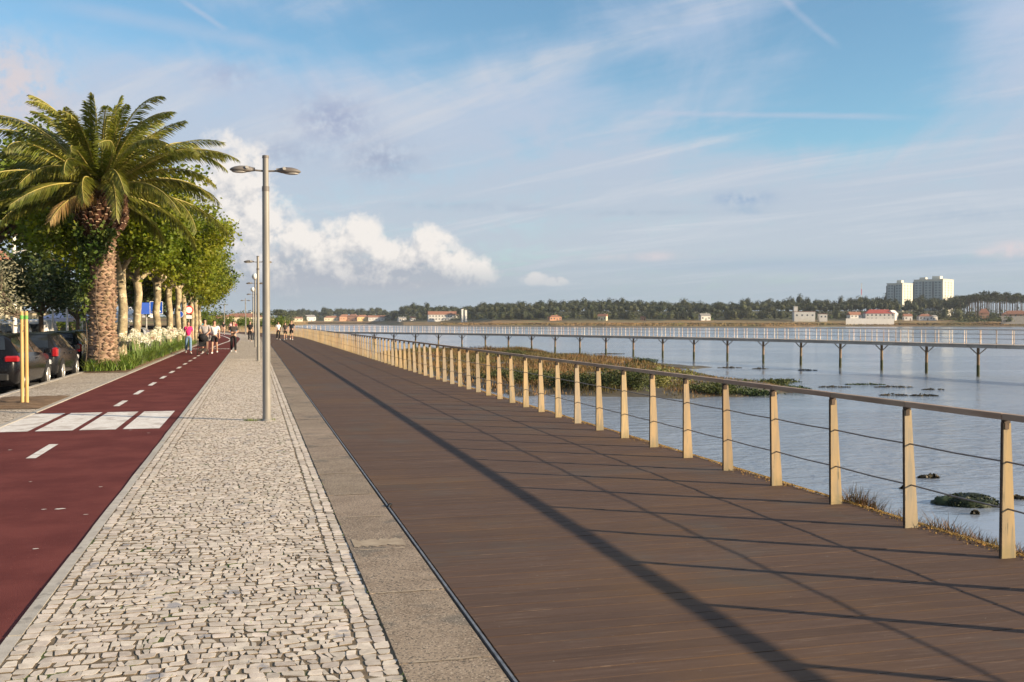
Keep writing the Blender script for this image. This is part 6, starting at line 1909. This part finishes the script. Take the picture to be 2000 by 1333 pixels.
# ------------------------------------------------------------------ far buildings
def house(name, label, px, dist, wpx, ytop, wall, roof, rot=0.0, roofk=.30, depth=.7, nwin=4, z0=.3, hip=False, flat=False, cat='house', floors=1, group=None):
    w = wpx * dist / F; H = (HZ - ytop) * dist / F + CH - z0
    t = thing(name, label, cat, AT(px, dist, z0), -YAW - math.atan((px - 1000) / F) + rot, group)
    d = w * depth if w < 16 else 11; hw = H * (1 - roofk) if not flat else H
    m = MB(); m.box((0, 0, hw / 2 - .5), (w, d, hw + 1)); m.build('wall', M[wall], t)
    m = MB(); o = .35; rh = H - hw
    if flat: m.box((0, 0, H + .12), (w + .4, d + .4, .25))
    else:
        if hip: a, b = (-w / 2 + min(w, d) * .45, 0), (w / 2 - min(w, d) * .45, 0)
        else: a, b = (-w / 2 - o, 0), (w / 2 + o, 0)
        p = [(-w / 2 - o, -d / 2 - o, hw), (w / 2 + o, -d / 2 - o, hw), (w / 2 + o, d / 2 + o, hw), (-w / 2 - o, d / 2 + o, hw), (a[0], 0, hw + rh), (b[0], 0, hw + rh)]
        m.addf(p, [(0, 1, 5, 4), (2, 3, 4, 5), (1, 2, 5), (3, 0, 4), (3, 2, 1, 0)])
    rf = m.build('roof', M[roof], t)
    if not flat and w > 7: m = MB(); m.box((w * .22, d * .15, hw + rh * .95), (.7, .7, 1.3)); m.build('chimney', M[wall], rf)
    fl = floors
    for f in range(fl):
        for i in range(nwin):
            x = -w / 2 + (i + .5) * w / nwin; z = hw * (f + .55) / fl
            if f == 0 and i == nwin // 2:
                m = MB(); m.box((x, -d / 2 - .02, min(1.05, hw * .42)), (1.0, .10, min(2.1, hw * .84))); m.build('door', M['bark_dark'], t)
            else:
                m = MB(); m.box((x, -d / 2 - .02, z), (min(1.5, w / nwin * .45), .10, min(1.4, hw / fl * .45))); m.build('window', M['window'], t)
    for s_ in (-1, 1): m = MB(); m.box((s_ * (w / 2 + .02), 0, hw * .5), (.10, 1.2, 1.3)); m.build('window', M['window'], t)
    return t
for (nm, lb, px, d, w, yt, wl, rf, ro, nw, hp) in HS:
    dd_ = interp(px, TREE_D) - 2
    house(nm, lb, px, dd_, w, yt, wl, rf, ro, .36, .6, nw, hip=hp, floors=2 if w > 20 and yt < 612 else 1, z0=2.9)
# white flat roofed villa with a stair tower
t = thing('villa', 'white flat roofed modern villa with a stair tower on the right bank', 'house', AT(1578, 955, 2.6), -YAW - .28 + .2)
k = 950 / F
for nm, x, w, h, d in (('wing', -4, 40 * k, 8.6, 9), ('wing', 13.5, 15 * k, 6.4, 8), ('stair_tower', -12.0, 7 * k, 13.5, 4)):
    m = MB(); m.box((x, (0 if nm == 'wing' else -1.0), h / 2 - .5), (w, d, h + 1)); b_ = m.build(nm, M['wall_white'], t)
    m = MB(); m.box((x, (0 if nm == 'wing' else -1.0), h + .25), (w + .5, d + .5, .3)); m.build('roof_slab', M['roof_tile' if nm == 'wing' else 'wall_white'], b_)
    if nm == 'wing':
        for q in range(4 if w > 10 else 2):
            m = MB(); m.box((x - w / 2 + (q + .5) * w / (4 if w > 10 else 2), -d / 2 - .02, h * .62), (1.5, .1, 1.5)); m.build('window', M['window'], b_)
m = MB(); m.box((-4, -9, 3), (30 * k, .4, 3.2)); m.build('terrace_wall', M['wall_white'], t)
for px, px2, d, yt, mat, lb in ((1652, 1746, 895, 622.5, 'wall_white', 'long low white garden wall below the red roofed villa'), (1955, 2030, 905, 618.0, 'roof_grey', 'low grey garden wall at the right edge of the far bank')):
    a, b = AT(px, d, 0), AT(px2, d, 0); c_ = (a + b) / 2; L = (b - a).length
    t = thing('garden_wall', lb, 'wall', c_, math.atan2(b.y - a.y, b.x - a.x)); hh_ = (HZ - yt) * d / F + CH
    m = MB(); m.box((0, 0, hh_ / 2 - .5), (L, .35, hh_ + 1)); m.build('panel', M[mat], t)
    m = MB(); m.box((0, 0, hh_ + .08), (L + .1, .5, .14)); m.build('coping', M[mat], t)
for px, d, h, lb in ((903, 1050, 15, 'left white block chimney rising from the wooded slope'), (909.5, 1050, 14, 'right white block chimney rising from the wooded slope')):
    t = thing('white_tower', lb, 'tower', AT(px, d, 0), .1); m = MB(); m.box((0, 0, h / 2), (2.2, 2.2, h)); m.build('wall', M['wall_white'], t); m = MB(); m.box((0, 0, h + .15), (2.6, 2.6, .3)); m.build('cap', M['roof_grey'], t)
# pink range beyond the bend and other near-left buildings
house('long_building', 'long pink and cream building beyond the bend of the path', 474, 430, 82, 612.5, 'wall_cream', 'roof_tile', .05, .32, .6, 9, hip=True, cat='building')
house('long_building', 'orange walled building left of the long pink one', 428, 420, 26, 617.0, 'wall_orange', 'roof_tile', .1, .35, .6, 3, cat='building')
house('market_building', 'low cream building far across the road behind the parked cars', 40, 105, 320, 612.0, 'wall_cream', 'roof_grey', .1, .12, .2, 9, flat=True, z0=-.15, cat='building')
house('house', 'cream house with terracotta roof at the far left above the trees', -6, 95, 80, 489.0, 'wall_cream', 'roof_tile', .1, .22, .8, 3, hip=True, z0=-.15, floors=2)
# towers
def tower(label, px, dist, w1, w2, H, steps):
    t = thing('apartment_tower', label, 'tower block', AT(px, dist, 0), R(-58))
    m = MB(); m.box((-w1 / 2, w2 / 2, H / 2), (w1, w2, H)); m.build('wall', M['wall_tower'], t)
    nb_ = max(2, int(w1 / 9)); bw = w1 / nb_
    for i in range(nb_):                                # grey panels between lighter shafts
        m = MB(); m.box((-w1 + (i + .5) * bw, -.16, H / 2 - .8), (bw * .78, .5, H - 1.6)); pn = m.build('facade_panel', M['wall_tower_grey'], t)
        m = MB()
        for f in range(int(H / 3)):
            for s_ in (-1, 1): m.box((-w1 + (i + .5) * bw + s_ * bw * .19, -.42, 2 + f * 3), (bw * .20, .10, 1.5))
        tag(m.build('windows', M['tower_window'], pn), kind='stuff')
        m = MB(); m.box((-w1 + i * bw + .02, -.25, H / 2 - .5), (bw * .16, .35, H - 3)); m.build('shaft', M['tower_window'], t)
    m = MB()
    for f in range(int(H / 3)):
        for q in (.22, .5, .78): m.box((.03, w2 * q, 2 + f * 3), (.12, w2 * .08, 1.4))
    tag(m.build('windows', M['window'], t), kind='stuff')
    m = MB(); m.box((-w1 / 2, w2 / 2, H + .3), (w1 + .8, w2 + .8, .6)); m.build('parapet', M['wall_tower'], t)
    for (x, y, sx, sy, h) in steps: m = MB(); m.box((-w1 * x, w2 * y, H + .6 + h / 2), (sx, sy, h)); m.build('roof_house', M['wall_tower'], t)
tower('smaller left apartment tower rising behind the right wood', 1762, 1085, 17.2, 28, 43.3, [(.35, .3, 5, 6, 3.2)])
tower('larger right apartment tower rising behind the right wood', 1841, 1150, 33.6, 33, 50.5, [(.30, .3, 9, 8, 3.6), (.78, .3, 7, 6, 2.6)])
# mast
t = thing('radio_mast', 'thin red and white mast rising behind the wood', 'mast', AT(1682, 1300, 0))
for i in range(7):
    z0_ = i * 7.4; m = MB()
    for q in range(3): a = q * 2.094; m.tube([(math.cos(a) * (.62 - i * .05), math.sin(a) * (.62 - i * .05), z0_), (math.cos(a) * (.58 - i * .05), math.sin(a) * (.58 - i * .05), z0_ + 7.4)], .16, 4)
    for q in range(5): m.box((0, 0, z0_ + q * 1.5), (.9 - i * .08, .9 - i * .08, .14))
    m.build('section', M['sign_red' if i % 2 else 'wall_white'], t)

# dry bank and shrubs where the path bends away
nb_ = 40; V, Fa = [], []
for i in range(nb_ + 1):
    for k in range(9):
        s = 176 + 70 * i / nb_; o = -9 - 2.2 * k
        z = -.1 + 1.9 * math.sin(PI * k / 8) * math.sin(PI * i / nb_) ** .5 + .2 * mn.noise(Vector((s * .3, o * .3, 0)))
        V.append(tuple(way(s, o, z)))
for i in range(nb_):
    for k in range(8): Fa.append((i * 9 + k, i * 9 + k + 1, (i + 1) * 9 + k + 1, (i + 1) * 9 + k))
M['dry_grass'] = pm('dry_grass', c4(.40, .32, .21), c4(.28, .24, .13), .8, .95, .5, 10)
struct(fast('grass_bank', V, Fa, M['dry_grass'], None, True), 'sandy dry grass bank where the path bends')
for i, (px, dist, w, h, lb) in enumerate(((398, 205, 4.5, 4.2, 'round dark shrub left of the distant bend'), (412, 230, 4.2, 3.6, 'green shrub behind the bend left of the sandy bank'), (438, 240, 4.0, 3.3, 'dark shrub in front of the orange walled building'),
                                          (482, 250, 4.6, 3.4, 'shrub in front of the long pink building'), (468, 225, 3.2, 2.4, 'low shrub on the sandy bank behind the woman in black'), (546, 215, 3.6, 3.0, 'green shrub behind the three boardwalk walkers'), (388, 150, 4.5, 4.4, 'broad green bush at the end of the plane row'),
                                          (512, 260, 4.0, 3.0, 'shrub behind the nearest lamp post in the distance'))):
    p = AT(px, dist, -.1)
    t = thing('shrub', lb, 'shrub', p); r2 = np.random.default_rng(300 + i); n = 900
    bc = r2.normal(size=(12, 3)) * np.array([w * .28, w * .28, h * .18]); bc[:, 2] = np.abs(bc[:, 2]) + h * .40
    C = bc[r2.integers(0, 12, n)] + r2.normal(size=(n, 3)) * np.array([.45, .45, .40]); C[:, 2] = np.abs(C[:, 2])
    V, Fa = leaf_quads(C, r2.uniform(.22, .42, n), .7, .5, r2); fast('foliage', V, Fa, M['leaf_mid'], t)
    m = MB(); m.tube([(0, 0, -.3), (0, 0, h * .5)], [.15, .06], 5); m.build('stems', M['bark_dark'], t)
# ------------------------------------------------------------------ thin river air
hz = MB(); hz.box((0, 4300, 28.5), (12300, 9800, 66))
ho = hz.build('haze')
hm = bpy.data.materials.new('haze_air'); hm.use_nodes = True
hn = hm.node_tree; hn.nodes.clear()
vo = hn.nodes.new('ShaderNodeOutputMaterial'); pv = hn.nodes.new('ShaderNodeVolumePrincipled')
pv.inputs['Color'].default_value = (.80, .88, 1.0, 1); pv.inputs['Density'].default_value = .00007; pv.inputs['Anisotropy'].default_value = .1
hn.links.new(pv.outputs[0], vo.inputs['Volume'])
ho.data.materials.append(hm); tag(ho, 'faint pale haze over the river and far bank', None, None, 'stuff')
